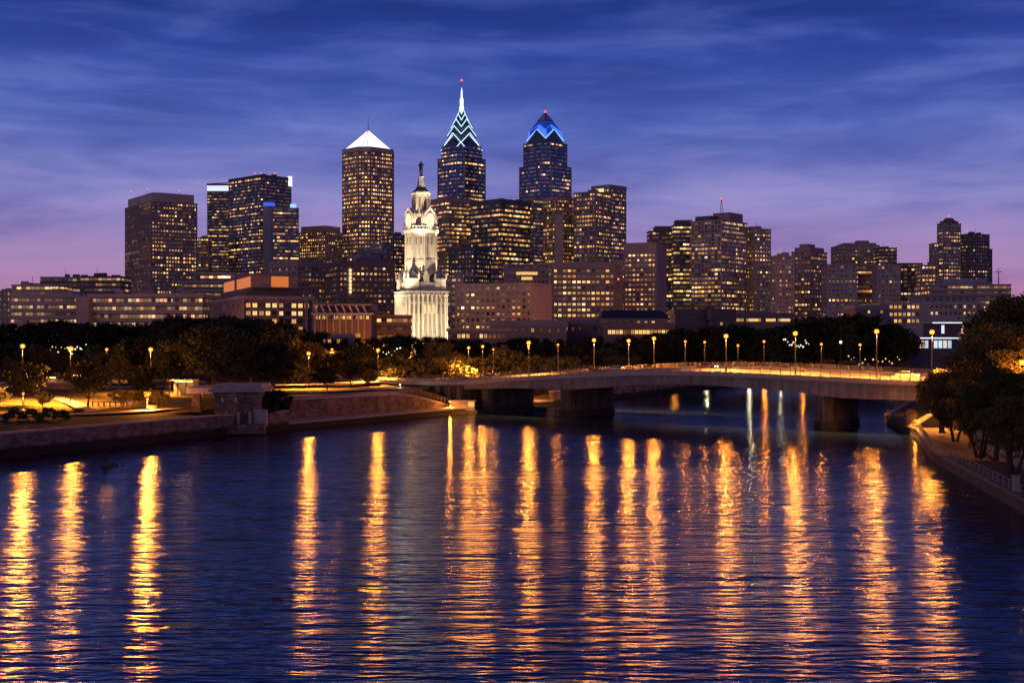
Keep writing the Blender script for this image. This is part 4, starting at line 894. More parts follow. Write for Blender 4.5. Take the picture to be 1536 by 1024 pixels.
# lantern drum with columns
m = MB(); m.prism(octa(6.4), zy(318), zy(288)); m.prism(octa(8.6), zy(318), zy(315.5)); m.build('drum', STN, r)
for k in range(8):
    a = TH+RO+2*math.pi*k/8; m = MB(); m.lathe(CX+7.7*math.cos(a), CY+7.7*math.sin(a), [(.8, zy(315.5)), (.8, zy(314)), (.58, zy(313.5)), (.52, zy(288)), (.8, zy(287))], 8); m.build('column', STN, r)
    am = a+math.pi/8; m = MB(); m.box((CX+5.95*math.cos(am), CY+5.95*math.sin(am), zy(309)), (.4, 2.2, zy(292)-zy(309)), am); m.build('window', STD, r)
m = MB(); m.prism(octa(8.7), zy(287), zy(285)); m.prism(octa(8.2), zy(285), zy(283.5)); m.build('drum_cornice', STN, r)
m = MB(); m.lathe(CX, CY, [(7.4, zy(283.5)), (6.2, zy(281)), (4.4, zy(278.5)), (4.0, zy(276))], 16); m.build('dome', STS, r)
m = MB(); m.lathe(CX, CY, [(3.9, zy(276)), (3.3, zy(272)), (2.1, zy(261)), (2.4, zy(260.5)), (2.4, zy(259.5))], 8, TH+RO); m.build('spire', STN, r)
m = MB(); m.lathe(CX, CY, [(1.9, zy(259.5)), (1.1, zy(257)), (.7, zy(255.5)), (1.1, zy(255.2)), (1.1, zy(254.8))], 12); m.build('pedestal', STS, r)
for k in range(8):      # crockets up the gables and the foot of the lantern
    a = TH+2*math.pi*k/8; m = MB(); m.box((CX+8.6*math.cos(a), CY+8.6*math.sin(a), zy(318)), (.9, .9, 3.6), a, .1); m.build('pinnacle', STN, r)
SLIM = None; TH = TH0
# bronze figure (skinned, one continuous body)
BRZ = plain('bronze', (.03, .035, .03), .45, .2, 2.0, metal=.7)
def skinned(name, joints, edges, mat, loc, sub=1, parent=None, scale=1.0, rot=0.0):
    me = bpy.data.meshes.new(name); ca, sa = math.cos(rot), math.sin(rot)
    me.from_pydata([((x*ca-y*sa)*scale, (x*sa+y*ca)*scale, z*scale) for x, y, z, *_ in joints], edges, []); me.materials.append(mat)
    o = bpy.data.objects.new(name, me); col.objects.link(o); o.location = loc
    mod = o.modifiers.new('skin', 'SKIN'); sv = me.skin_vertices[0].data
    for k, j in enumerate(joints): sv[k].radius = (j[3]*scale, (j[4] if len(j) > 4 else j[3])*scale)
    sv[0].use_root = True
    if sub: sm = o.modifiers.new('subd', 'SUBSURF'); sm.levels = sub; sm.render_levels = sub
    if parent is not None: o.parent = parent
    return o
J = [(0, 0, 1.0, .24, .2), (0, 0, 1.35, .22, .19), (0, .0, 1.55, .27, .19), (0, 0, 1.68, .09), (0, -.02, 1.80, .13, .14), (0, -.02, 1.90, .20, .22), (0, -.02, 1.93, .14), (0, 0, 2.0, .12),
     (-.14, 0, .95, .18), (-.17, 0, .5, .14), (-.17, -.03, .06, .12), (-.18, -.16, .04, .07), (.14, 0, .95, .18), (.17, .03, .5, .14), (.17, 0, .06, .12), (.18, -.13, .04, .07),
     (-.27, 0, 1.52, .11), (-.36, -.06, 1.22, .09), (-.34, -.26, 1.05, .07), (-.34, -.34, 1.06, .05), (.27, 0, 1.52, .11), (.37, -.05, 1.25, .09), (.42, -.28, 1.28, .07), (.44, -.38, 1.30, .05), (0, .05, .6, .24, .2), (0, .05, .3, .26, .2)]
E = [(0, 1), (1, 2), (2, 3), (3, 4), (4, 5), (5, 6), (6, 7), (0, 8), (8, 9), (9, 10), (10, 11), (0, 12), (12, 13), (13, 14), (14, 15), (2, 16), (16, 17), (17, 18), (18, 19), (2, 20), (20, 21), (21, 22), (22, 23), (0, 24), (24, 25)]
st_ = skinned('bronze_statue', J, E, BRZ, (CX, CY, zy(254.8)-.1), 1, None, 3.2, R(20)); tag(st_, 'dark bronze standing figure in hat and long coat atop the clock tower', 'statue')
# floodlights of the tower (real lamps, with housings, around its foot and on its ledges)
def flood(x, y, z, tx, ty, tz, power, size=55, col_=(1, .80, .52), rad=.5):
    t_ = thing('floodlight', 'floodlight on a mast casting warm light up at the clock tower', 'floodlight', (x, y, GZ), 'floodlights aimed at the clock tower')
    ld = bpy.data.lights.new('flood_beam', 'SPOT'); lo_ = bpy.data.objects.new('flood_beam', ld); col.objects.link(lo_); lo_.parent = t_
    ld.energy = power; ld.spot_size = R(size); ld.spot_blend = .6; ld.color = col_; ld.shadow_soft_size = rad
    dv = Vector((tx-x, ty-y, tz-z)); lo_.rotation_euler = dv.to_track_quat('-Z', 'Y').to_euler()
    lo_.location = Vector((0, 0, z-GZ))+dv.normalized()*.9
    m = MB(); m.box((x, y, z-.35), (.8, .8, .5)); m.build('housing', M['black_metal'], t_); m = MB(); m.tube([(x, y, GZ), (x, y, z-.3)], .12, 5); m.build('mast', M['black_metal'], t_)
FL = 4.8
for u, v, h_, tz, pw, sz in ((-30, -26, 4, 34, 16000, 60), (30, -26, 4, 34, 16000, 60), (0, -36, 4, 20, 7000, 75), (36, 0, 4, 20, 8000, 75), (-36, 4, 4, 20, 10000, 75),
                              (-22, -22, 24, 72, 24000, 50), (24, -14, 24, 72, 20000, 50), (-34, 6, 10, 62, 24000, 45), (-8, -24, 46, 96, 30000, 42), (24, -6, 46, 96, 24000, 42), (4, -20, 70, 98, 9000, 40)):
    x, y = tl(u, v); flood(x, y, GZ+h_, CX, CY, GZ+tz, pw*FL, sz)

# ------------------------------------------------------------------ bridge
# stations along the near edge: photo column, depth, row of the deck edge, row of the girder's lower edge
ST = [(1620, 212, 574, 606), (1480, 222, 572.5, 604), (1400, 227, 571, 602), (1315, 232, 568, 599), (1260, 236, 565, 597), (1193, 241, 562, 589), (1140, 246, 559.5, 584), (1080, 251, 557, 579), (1020, 256.5, 556, 576.5),
      (960, 262, 556.2, 577), (905, 267.5, 558, 581), (863, 272, 560, 584), (815, 278, 562.5, 583.5), (760, 285, 566, 582), (690, 296, 571, 584)]
ST2 = ST+[(640, 305, 571.5, 577), (590, 317, 570, 575), (545, 332, 567.5, 572), (480, 352, 562, 566)]
WD = 25.0
def interp(tab, px, k):
    xs = [t_[0] for t_ in tab][::-1]; ys = [t_[k] for t_ in tab][::-1]
    return float(np.interp(px, xs, ys))
def station(px, tab=ST2):
    D_ = interp(tab, px, 1); return Vector((X(px, D_), D_)), Z(interp(tab, px, 2), D_), Z(interp(tab, px, 3), D_)
pxs = list(np.linspace(1620, 690, 63)); NB = len(pxs)
pxs += list(np.linspace(676, 480, 16))
near, zd, zb = zip(*[station(q) for q in pxs]); near = list(near)
def nrm_at(i):
    a, b = near[max(i-2, 0)], near[min(i+2, len(near)-1)]; t_ = (b-a).normalized(); n_ = Vector((-t_.y, t_.x)); return n_ if n_.y > 0 else -n_
nrms = [nrm_at(i) for i in range(len(near))]
def sweep(m, i0, i1, prof, zsrc=None):
    """profile points (distance from near edge, dz above the deck or ('b', dz) above the girder foot) swept along the bridge"""
    rows = []
    for i in range(i0, i1+1):
        row = []
        for d_, z_ in prof:
            p_ = near[i]+nrms[i]*d_; zz = zb[i]+z_[1] if isinstance(z_, tuple) else zd[i]+z_
            row.append((p_.x, p_.y, zz))
        rows.append(row)
    k = len(prof); n = len(m.v)
    for row in rows: m.v += row
    for i in range(len(rows)-1):
        for j in range(k):
            j2 = (j+1) % k; m.f.append((n+i*k+j, n+i*k+j2, n+(i+1)*k+j2, n+(i+1)*k+j)); m.uv += [(0, 0)]*4
    m.f.append(tuple(n+j for j in range(k))[::-1]); m.f.append(tuple(n+(len(rows)-1)*k+j for j in range(k))); m.uv += [(0, 0)]*(2*k)
LASTI = len(near)-1
br = thing('road_bridge', 'long low concrete girder bridge with lamp-lit deck across the river', 'bridge', (near[20].x, near[20].y, 0))
m = MB(); sweep(m, 0, LASTI, [(-.25, -.12), (-.25, -.95), (.5, -1.05), (.6, -1.2), (WD-.6, -1.2), (WD-.5, -1.05), (WD+.25, -.95), (WD+.25, -.12)]); m.build('deck_slab', M['coping'], br)
m = MB()
for d_ in (.7, WD-1.9): sweep(m, 0, NB-1, [(d_, -1.0), (d_, ('b', 0)), (d_+1.2, ('b', 0)), (d_+1.2, -1.0)])
m.build('main_girder', M['girder'], br)
m = MB()
for i in range(3, NB-1, 4):
    for dd_ in (.64,):
        a = near[i]+nrms[i]*dd_; m.box((a.x, a.y, zb[i]+.1), (.16, .16, zd[i]-1.15-zb[i]-.1))
m.build('girder_stiffener', M['girder'], br)
m = MB()
for d_ in (6, 10.5, 15, 19.5): sweep(m, 0, NB-1, [(d_, -1.15), (d_, -2.4), (d_+.6, -2.4), (d_+.6, -1.15)])
m.build('inner_girder', M['girder'], br)
m = MB(); sweep(m, 0, LASTI, [(.35, 0.06), (.35, -.12), (2.4, -.12), (2.4, .06)]); m.build('near_sidewalk', M['sidewalk'], br)
m = MB(); sweep(m, 0, LASTI, [(WD-2.4, 0.06), (WD-2.4, -.12), (WD-.35, -.12), (WD-.35, .06)]); m.build('far_sidewalk', M['sidewalk'], br)
m = MB(); sweep(m, 0, LASTI, [(2.45, -.09), (2.45, -.14), (WD-2.45, -.14), (WD-2.45, -.09)]); m.build('road_surface', M['deckroad'], br)
m = MB()
for d_ in (3.0, WD-3.15, WD/2-.25, WD/2+.1): sweep(m, 0, LASTI, [(d_, -.082), (d_, -.088), (d_+.14, -.088), (d_+.14, -.082)])
for i in range(0, LASTI-1, 3):
    for d_ in (WD*.28, WD*.72): sweep(m, i, i+1, [(d_, -.082), (d_, -.088), (d_+.14, -.088), (d_+.14, -.082)])
m.build('lane_marking', M['paint'], br)
m = MB()     # low concrete barriers either side of the roadway
for d_ in (2.15, WD-2.45): sweep(m, 0, LASTI, [(d_, .5), (d_-.02, .06), (d_+.32, .06), (d_+.3, .5)])
m.build('roadside_barrier', M['sidewalk'], br)
for d_, nm in ((.05, 'near_railing'), (WD-.1, 'far_railing')):
    m = MB()
    for zz in (1.32, .95, .62, .3): sweep(m, 0, LASTI, [(d_, zz+.05), (d_, zz-.03), (d_+.07, zz-.03), (d_+.07, zz+.05)])
    rl = m.build(nm, M['railmetal'], br)
    pm = MB(); pm.box((0, 0, -.12), (.14, .14, 1.55)); pm.box((0, 0, -.12), (.26, .26, .2)); pd = pm.build('railing_post', M['railmetal']); me_ = pd.data; bpy.data.objects.remove(pd)
    step = 1 if d_ < 1 else 2
    for i in range(0, LASTI, step):
        p_ = near[i]+nrms[i]*(d_+.035); o_ = bpy.data.objects.new('railing_post', me_); col.objects.link(o_); o_.parent = rl; o_.location = Vector((p_.x, p_.y, zd[i]))-origin(rl)
def pier(px, wpx, zt_off, label=None):
    i = min(range(NB), key=lambda k: abs(pxs[k]-px)); c_ = near[i]; n_ = nrms[i]; t_ = Vector((n_.y, -n_.x)); w_ = wpx
    m = MB(); pts = []
    L_ = zt_off; a0 = 1.2
    prof = [(-w_/2, a0+1.6), (-w_/2*.6, a0+.45), (0, a0), (w_/2*.6, a0+.45), (w_/2, a0+1.6), (w_/2, L_-1.6), (w_/2*.6, L_-.45), (0, L_), (-w_/2*.6, L_-.45), (-w_/2, L_-1.6)]
    q = [tuple(c_+t_*u+n_*v) for u, v in prof]
    ztop = zb[i]-.25
    m.prism(q, 1.6, ztop); pr = m.build('pier', M['pier_concrete'], br)
    m = MB(); m.prism(offset(q, .35), -3, 1.6); m.build('pier_base', M['stain'], pr)
    m = MB(); m.prism(offset(q, .25), ztop, ztop+.22); m.build('bearing_shelf', M['pier_concrete'], pr)
M['stain'] = plain('tide_stained_concrete', (.035, .032, .026), .8, .4, .5)
pier(1235, 3.8, 18); pier(838, 3.8, 19); pier(716, 3.4, 17)
# abutment and wing walls on the left, abutment on the right
i = NB-1; c_, n_ = near[i], nrms[i]; t_ = Vector((n_.y, -n_.x)); t_ = t_ if t_.x < 0 else -t_
m = MB(); q = [c_+t_*-.5+n_*.2, c_+t_*-.5+n_*(WD-.2), c_+t_*12+n_*(WD-.2), c_+t_*12+n_*.2]; m.prism([tuple(x) for x in q][::-1], -1, zd[i]-1.25); ab = m.build('abutment', M['pier_concrete'], br)
for u_ in (-.3, 3.4, 7.2, 10.6):
    m = MB(); a = c_+t_*u_-n_*.35; m.box((a.x, a.y, 0), (1.1, 1.1, zd[i]-1.5), math.atan2(t_.y, t_.x)); m.build('buttress', M['pier_concrete'], ab)
m = MB(); a = c_+t_*5-n_*.5
for k in range(3):
    a = c_+t_*(1.6+3.7*k)-n_*.08; m.box((a.x, a.y, 1.4), (2.6, .5, 3.0), math.atan2(t_.y, t_.x))
m.build('abutment_recess', M['stain'], ab)
c_, n_ = station(1395)[0], nrms[14]; t_ = Vector((n_.y, -n_.x)); t_ = t_ if t_.x > 0 else -t_
m = MB(); q = [c_-t_*.2+n_*.2, c_+t_*30+n_*.2, c_+t_*30+n_*(WD-.2), c_-t_*.2+n_*(WD-.2)]; m.prism([tuple(x) for x in q], -1, 8.6); m.build('abutment', M['pier_concrete'], br)

# approach embankment under the left end of the road
m = MB(); sweep(m, NB+2, LASTI, [(.3, -1.1), (-7, -3.6), (WD+7, -3.6), (WD-.3, -1.1)]); struct('approach_embankment', m, M['grass'])

# ------------------------------------------------------------------ street lamps
def lamp(px, py, D_, zbase, label, bulb, rb=.42, group='tall sodium street lamps', hood=True, pw=1.0, down=1.0):
    x, y, zt_ = X(px, D_), D_, Z(py, D_)
    t_ = thing('street_lamp', label, 'street lamp', (x, y, zbase), group)
    m = MB(); m.lathe(x, y, [(.22, zbase), (.22, zbase+.5), (.12, zbase+.6), (.075, zt_-.5)], 8); m.build('pole', M['black_metal'], t_)
    h = MB(); h.lathe(x, y, [(.09, zt_-.6), (.2, zt_-.42), (.2, zt_-.36)], 8)
    if hood: h.lathe(x, y, [(rb*.8, zt_+rb*.72), (rb*.55, zt_+rb*1.0), (.04, zt_+rb*1.25)], 8)
    hd = h.build('lamp_head', M['black_metal'], t_)
    W_, C_l, dn = LAMP_W[bulb.name]; W_ *= (rb/.42)**2*pw
    ld = bpy.data.lights.new('lamp_light', 'POINT'); lo_ = bpy.data.objects.new('lamp_light', ld); col.objects.link(lo_); lo_.parent = t_; lo_.location = (0, 0, zt_-zbase)
    ld.energy = W_; ld.color = C_l; ld.shadow_soft_size = rb*.8
    if down*dn:
        ld = bpy.data.lights.new('down_light', 'SPOT'); lo_ = bpy.data.objects.new('down_light', ld); col.objects.link(lo_); lo_.parent = t_; lo_.location = (0, 0, zt_-zbase-.65)
        ld.energy = down*dn; ld.color = (1.0, .36, .05); ld.spot_size = R(132); ld.spot_blend = .7; ld.shadow_soft_size = .2
    m = MB(); m.ball((x, y, zt_), rb*1.15, 14, 9, 1.0); m.build('bulb', bulb, hd, smooth=True)
    return t_
def far_D(px):     # depth where the column meets the bridge's far edge
    pts = [near[i]+nrms[i]*(WD-1.0) for i in range(len(near))]; cols = [768+F*p_.x/p_.y for p_ in pts]
    k = sorted(range(len(pts)), key=lambda i: cols[i]); return float(np.interp(px, [cols[i] for i in k], [pts[i].y for i in k]))
for px, py, lab in ((1315, 497, 'tall street lamp on the near side of the bridge above the right river pier side'), (1193, 500, 'tall street lamp on the bridge near rail, left of the right pier'),
                    (1089, 504, 'tall street lamp near the middle of the bridge'), (793, 514, 'tall street lamp on the bridge left of the left river pier'), (1398, 498, 'tall street lamp where the bridge meets the right bank trees')):
    D_ = interp(ST2, px, 1)+1.3; lamp(px, py, D_, station(px)[1]+.05, lab, M['bulb'])
for px, py, lab in ((891, 510, 'tall street lamp on the far side of the bridge above the left river pier'), (943, 511, 'left lamp of the close pair right of the left river pier'), (981, 507.5, 'right lamp of the close pair right of the left river pier')):
    lamp(px, py, far_D(px), station(px)[1], lab, M['bulb'])
for px, py, lab in ((1028, 512, 'small far lamp, first one right of the close pair of tall lamps'), (1057, 513, 'small far lamp just left of the mid-bridge tall lamp'), (1107, 518, 'faint short lamp just right of the mid-bridge tall lamp'),
                    (1146, 512, 'small far lamp halfway between two tall bridge lamps'), (1232, 516, 'small far lamp right of the tall lamp by the right pier'), (1290, 517, 'small far lamp left of the rightmost tall bridge lamp'), (837, 517, 'small lamp between the two tall lamps around the left river pier')):
    lamp(px, py, far_D(px), station(px)[1], lab, M['bulb_small'], .26, 'small lamps along the far side of the bridge')
for px, py, lab in ((703, 521.5, 'left lamp of the pair where the bridge reaches the left bank'), (724, 519.5, 'right lamp of the pair where the bridge reaches the left bank')):
    lamp(px, py, far_D(px), station(px)[1], lab, M['bulb'], .36)
lamp(740, 524, far_D(740), station(740)[1], 'small lamp just right of the pair at the left end of the bridge', M['bulb_small'], .24, 'small lamps along the far side of the bridge')
ZG = 5.9
for px, py, D_, b_, rb, lab in ((34, 519, 248, 'bulb', .42, 'leftmost tall street lamp among the park trees'), (106, 523, 244, 'bulb', .46, 'brightest tall lamp in the left park, second from the left'), (226, 524, 272, 'bulb', .44, 'tall park lamp left of the stone pavilion'),
      (463, 530, 300, 'bulb', .42, 'tall park lamp right of the big dark trees'), (567, 525, 325, 'bulb', .44, 'tall lamp above the road left of the bridge end'), (88, 523, 345, 'bulb_white', .30, 'small white lamp beside the brightest left park lamp'),
      (160, 524, 330, 'bulb_small', .36, 'small lamp right of the brightest left park lamp'), (188, 522, 345, 'bulb_small', .24, 'tiny lamp left of the park lamp above the pavilion path'), (280, 524, 330, 'bulb_small', .2, 'faint lamp half hidden in foliage above the pavilion'),
      (298, 524, 335, 'bulb_small', .30, 'small lamp above the pavilion roof'), (498, 524, 350, 'bulb_small', .32, 'small lamp right of the tall park lamp, above round dark trees'), (617, 529, 350, 'bulb_small', .26, 'small lamp hidden in trees right of the tall road lamp'),
      (35, 590, 224, 'bulb_small', .2, 'low path lamp at the left edge of the park'), (221, 598, 230, 'bulb_small', .22, 'low path lamp under the lit trees left of the pavilion'), (1261, 513, 360, 'bulb_white', .34, 'greenish white lamp in the trees beyond the bridge')):
    zb_ = 4.3 if D_ < 250 else ZG
    lamp(px, py, D_, zb_, lab, M[b_], rb, 'small park lamps' if rb < .4 else 'tall sodium street lamps', pw=9.0 if py > 580 and D_ < 240 else 1.0, down=5.0 if py > 580 else 1.6)
for px, py, D_, zb_, lab, rb in ((1491, 493, 214, 6, 'tall street lamp seen through the right bank trees', .42), (1533, 543, 165, 3.0, 'lamp at the right edge of the picture among the near trees', .34)):
    lamp(px, py, D_, zb_, lab, M['bulb'], rb, down=.015, pw=1.6)
# added lamps, unseen themselves, standing in for the glow of the city streets
for k, (px, D_, lab) in enumerate(((213, 480, 'added street lamp below the long laboratory building'), (560, 455, 'added street lamp by the low hall left of the clock tower'), (740, 640, 'added street lamp at the foot of the pinkish stone block'), (860, 640, 'added street lamp before the wide apartment block'),
        (965, 700, 'added street lamp at the foot of the mauve block'), (1120, 760, 'added street lamp at the foot of the tan towers'), (1180, 900, 'added street lamp lighting the reddish tan block'), (1300, 800, 'added street lamp below the three plain slabs'), (390, 430, 'added street lamp before the brown courthouse block'))):
    lamp(px, Y0-(GZ+9-H)/D_*F, D_, GZ, lab, M['bulb'], .6, 'lamps added for the city street glow', pw=1.6 if px == 560 else 3.0)
# lights reflected from beyond the bridge: quay lamps on the far shore
for k, (px, D_, b_) in enumerate(((1060, 455, 'bulb_white'), (1012, 420, 'bulb_small'), (1124, 530, 'bulb_white'), (1147, 570, 'bulb_small'), (1170, 600, 'bulb_white'), (1182, 625, 'bulb_small'), (1204, 650, 'bulb_small'), (1330, 760, 'bulb_small'), (1352, 780, 'bulb_white'))):
    lamp(px, Y0-(4+6.0-H)/D_*F, D_, 3.8, '%s quay lamp on the far shore beyond the bridge, %s from the left' % ('white' if b_ == 'bulb_white' else 'amber', ('second', 'first', 'third', 'fourth', 'fifth', 'sixth', 'seventh', 'eighth', 'ninth')[k]), M[b_], .42, 'quay lamps on the far shore', down=.3, pw=.35 if b_ == 'bulb_white' else .8)

# ------------------------------------------------------------------ trees
def make_tree(seed, h, spread, trunk_h, nblob, nleaf, leaf, lmat, shape='round', trunks=1, flat=.62):
    """prototype standing at the origin: tapered trunk with limbs, crown of many small leaf faces in clumps"""
    rs = np.random.RandomState(seed); rr = random.Random(seed)
    blobs = []
    for k in range(nblob):
        t_ = (k+.5)/nblob
        z_ = trunk_h+(h-trunk_h)*(.08+.86*t_); prof_ = math.sin(math.pi*min(1, max(.05, (.12+.80*t_) if shape == 'round' else (.30+.66*t_))))**.7
        ang = k*2.399+rr.uniform(-.5, .5); rad = spread*prof_*rr.uniform(.25, .88); br_ = spread*rr.uniform(.14, .37)*(.75+.4*prof_)*(.82 if nblob > 40 else 1.0)
        blobs.append((rad*math.cos(ang), rad*math.sin(ang), min(z_, h-br_*flat), br_))
    w_ = np.array([b_[3]**2 for b_ in blobs]); w_ /= w_.sum(); idx = rs.choice(nblob, nleaf, p=w_); B = np.array(blobs)[idx]
    dirs = rs.normal(size=(nleaf, 3)); dirs /= np.linalg.norm(dirs, axis=1)[:, None]
    lump = 1+.22*np.sin(dirs[:, 0]*5+B[:, 0])*np.sin(dirs[:, 1]*6+B[:, 1])*np.sin(dirs[:, 2]*5+B[:, 2]*2)
    r_ = (B[:, 3]*lump*(rs.uniform(size=nleaf)**.38)*rs.choice([1, 1, 1, 1.18], nleaf))[:, None]
    P = B[:, :3]+dirs*r_*np.array([1, 1, flat]); P[:, 2] = np.maximum(P[:, 2], trunk_h*.55)
    nrm = rs.normal(size=(nleaf, 3))+dirs*.7+np.array([0, 0, .4]); nrm /= np.linalg.norm(nrm, axis=1)[:, None]
    a = np.cross(nrm, rs.normal(size=(nleaf, 3))); a /= np.linalg.norm(a, axis=1)[:, None]; b_ = np.cross(nrm, a)
    sz = (leaf*rs.uniform(.6, 1.35, nleaf))[:, None]; V = np.stack([P-a*sz, P-b_*sz*.55, P+a*sz, P+b_*sz*.55], 1).reshape(-1, 3)
    me = bpy.data.meshes.new('crown'); me.vertices.add(len(V)); me.vertices.foreach_set('co', V.ravel()); me.loops.add(len(V)); me.loops.foreach_set('vertex_index', np.arange(len(V)))
    me.polygons.add(nleaf); me.polygons.foreach_set('loop_start', np.arange(nleaf)*4); me.polygons.foreach_set('loop_total', np.full(nleaf, 4)); me.materials.append(lmat); me.update(); me.validate()
    m = MB(); tr = max(.12, h*.022)
    for q in range(trunks):
        ox, oy = (0, 0) if trunks == 1 else (.5*math.cos(q*2.1), .5*math.sin(q*2.1)); lean = (rr.uniform(-.06, .06)*h, rr.uniform(-.06, .06)*h)
        pts = [(ox*(1+2*k_)+lean[0]*k_, oy*(1+2*k_)+lean[1]*k_, trunk_h*1.6*k_) for k_ in (0, .12, .4, .7, 1.0)]; m.tube(pts, [tr*1.5, tr*1.05, tr*.85, tr*.65, tr*.4], 7)
        for bb in blobs[q::trunks]:
            s_ = pts[2 if bb[2] < trunk_h*1.7 else 4]; s_ = Vector(s_); e_ = Vector(bb[:3]); md = (s_+e_)/2+Vector((rr.uniform(-.4, .4), rr.uniform(-.4, .4), -.06*h)); m.tube([s_, md, e_], [tr*.42, tr*.26, tr*.08], 5)
            for _ in range(2):
                e2 = e_+Vector((rr.uniform(-1, 1), rr.uniform(-1, 1), rr.uniform(-.3, .8)))*bb[3]*.8; m.tube([md, (md+e2)/2+Vector((0, 0, .2)), e2], [tr*.2, tr*.12, tr*.04], 4, cap=False)
    to = m.build('trunk', M['bark']); tm = to.data; bpy.data.objects.remove(to)
    return me, tm, h
FAR = [make_tree(10+k, (9, 11, 12.5, 10, 13.5)[k], (4.6, 5.4, 5.6, 6.0, 5.2)[k], (2.2, 2.6, 3.0, 2.0, 3.2)[k], 24, 2900, .36, M['leaf_dark']) for k in range(5)]
MIDT = [make_tree(30+k, (8, 9.5, 11)[k], (4.4, 5.0, 5.4)[k], (2.0, 2.4, 2.6)[k], 19, 6000, .22, M['leaf_bank']) for k in range(3)]
PARK = [make_tree(40+k, (10, 9)[k], (6.4, 5.6)[k], (3.4, 2.6)[k], 22, 9000, .21, M['leaf_dark'], flat=.5) for k in range(2)]
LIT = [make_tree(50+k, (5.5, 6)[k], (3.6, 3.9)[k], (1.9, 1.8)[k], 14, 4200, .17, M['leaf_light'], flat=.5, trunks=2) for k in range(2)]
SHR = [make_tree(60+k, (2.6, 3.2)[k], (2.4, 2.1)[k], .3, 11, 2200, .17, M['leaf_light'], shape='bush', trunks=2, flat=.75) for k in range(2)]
NEARR = [make_tree(70+k, (13, 15, 11)[k], (5.8, 6.2, 5.4)[k], (4.4, 5.0, 3.2)[k], 46, 15000, .17, M['leaf_bank'], trunks=(2, 1, 3)[k], flat=.6) for k in range(3)]
ONES = 'first second third fourth fifth sixth seventh eighth ninth tenth eleventh twelfth thirteenth fourteenth fifteenth sixteenth seventeenth eighteenth nineteenth'.split()
def ordinal(n):
    if n <= 19: return ONES[n-1]
    tens = {2: 'twent', 3: 'thirt', 4: 'fort', 5: 'fift', 6: 'sixt'}[n//10]
    return tens+'ieth' if n % 10 == 0 else tens+'y-'+ONES[n % 10-1]
def plant(proto, px, D_, ytop, zbase, label, name='broadleaf_tree', cat='tree', group=None, rot=None, wide=1.0, leaf=None):
    me, tm, h = proto; x, y = X(px, D_), D_; s_ = max(.25, (Z(ytop, D_)-zbase)/h)
    t_ = thing(name, label, cat, (x, y, zbase), group); t_.rotation_euler = (0, 0, rot if rot is not None else random.uniform(0, 6.28)); t_.scale = (s_*wide, s_*wide, s_)
    for nm, d_ in (('trunk', tm), ('crown' if cat != 'shrub' else 'foliage', me)):
        o = bpy.data.objects.new(nm if cat != 'shrub' or nm == 'foliage' else 'stem', d_); col.objects.link(o); o.parent = t_
    return t_
def top_at(px, tab): return float(np.interp(px, [a for a, _ in tab], [b_ for _, b_ in tab]))
rnd = random.Random(21)
# back row under the skyline
tabA = [(-20, 484), (30, 478), (60, 476), (110, 476), (160, 478), (195, 486), (215, 474), (290, 468), (330, 466), (400, 470), (450, 484), (480, 498), (530, 496), (580, 494), (640, 500), (700, 503), (760, 502), (830, 500), (900, 497), (980, 495), (1040, 484), (1100, 482), (1160, 482), (1185, 482), (1205, 470), (1260, 466), (1300, 468), (1335, 484), (1390, 490), (1460, 490), (1560, 470)]
k = 0; px = -15
while px < 1350:
    D_ = rnd.uniform(385, 440); k += 1
    big_ = 'broad' if rnd.random() < .5 else 'narrow'
    plant(FAR[rnd.randrange(5)], px, D_, top_at(px, tabA)+rnd.uniform(3, 11), GZ, 'dark %s tree, %s from the left in the back tree line under the skyline' % (big_, ordinal(k)), group='back tree line under the skyline', wide=1.15 if big_ == 'broad' else .9)
    px += rnd.uniform(17, 27)
# front row at the lamps
k = 0; px = -10
while px < 1345:
    if 440 < px < 480 or 555 < px < 575: px += 18; continue
    D_ = rnd.uniform(332, 372) if px < 680 else rnd.uniform(372, 392) if px < 880 else rnd.uniform(440, 500) if px < 1060 else rnd.uniform(620, 700); k += 1
    yt = (top_at(px, [(-10, 512), (60, 505), (150, 512), (210, 505), (300, 498), (420, 500), (470, 520), (560, 522), (620, 520), (700, 517), (800, 522), (1000, 505), (1100, 500), (1240, 495), (1345, 500)]))+rnd.uniform(-5, 12)
    plant(FAR[rnd.randrange(5)], px, D_, yt, GZ, 'shadowy leafy tree, %s from the left in the second tree row behind the lamps' % ordinal(k), group='second tree row behind the lamps', wide=1.1)
    px += rnd.uniform(20, 32)
# lamp-lit small trees and shrubs beyond the bridge's left half
k = 0
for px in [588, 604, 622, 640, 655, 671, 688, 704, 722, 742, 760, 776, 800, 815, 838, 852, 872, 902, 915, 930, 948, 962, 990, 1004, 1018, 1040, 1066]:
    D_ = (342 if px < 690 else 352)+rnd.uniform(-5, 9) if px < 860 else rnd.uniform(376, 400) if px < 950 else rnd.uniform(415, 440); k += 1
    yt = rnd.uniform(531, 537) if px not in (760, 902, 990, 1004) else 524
    plant(SHR[k % 2] if px < 860 else LIT[k % 2], px, D_, yt, GZ if px > 700 else GZ, 'yellow lit bush, %s from the left in the hedge line beyond the bridge road' % ordinal(k), 'shrub', 'shrub', 'bushes lit by the road lamps', wide=1.5 if px < 860 else 1.1)
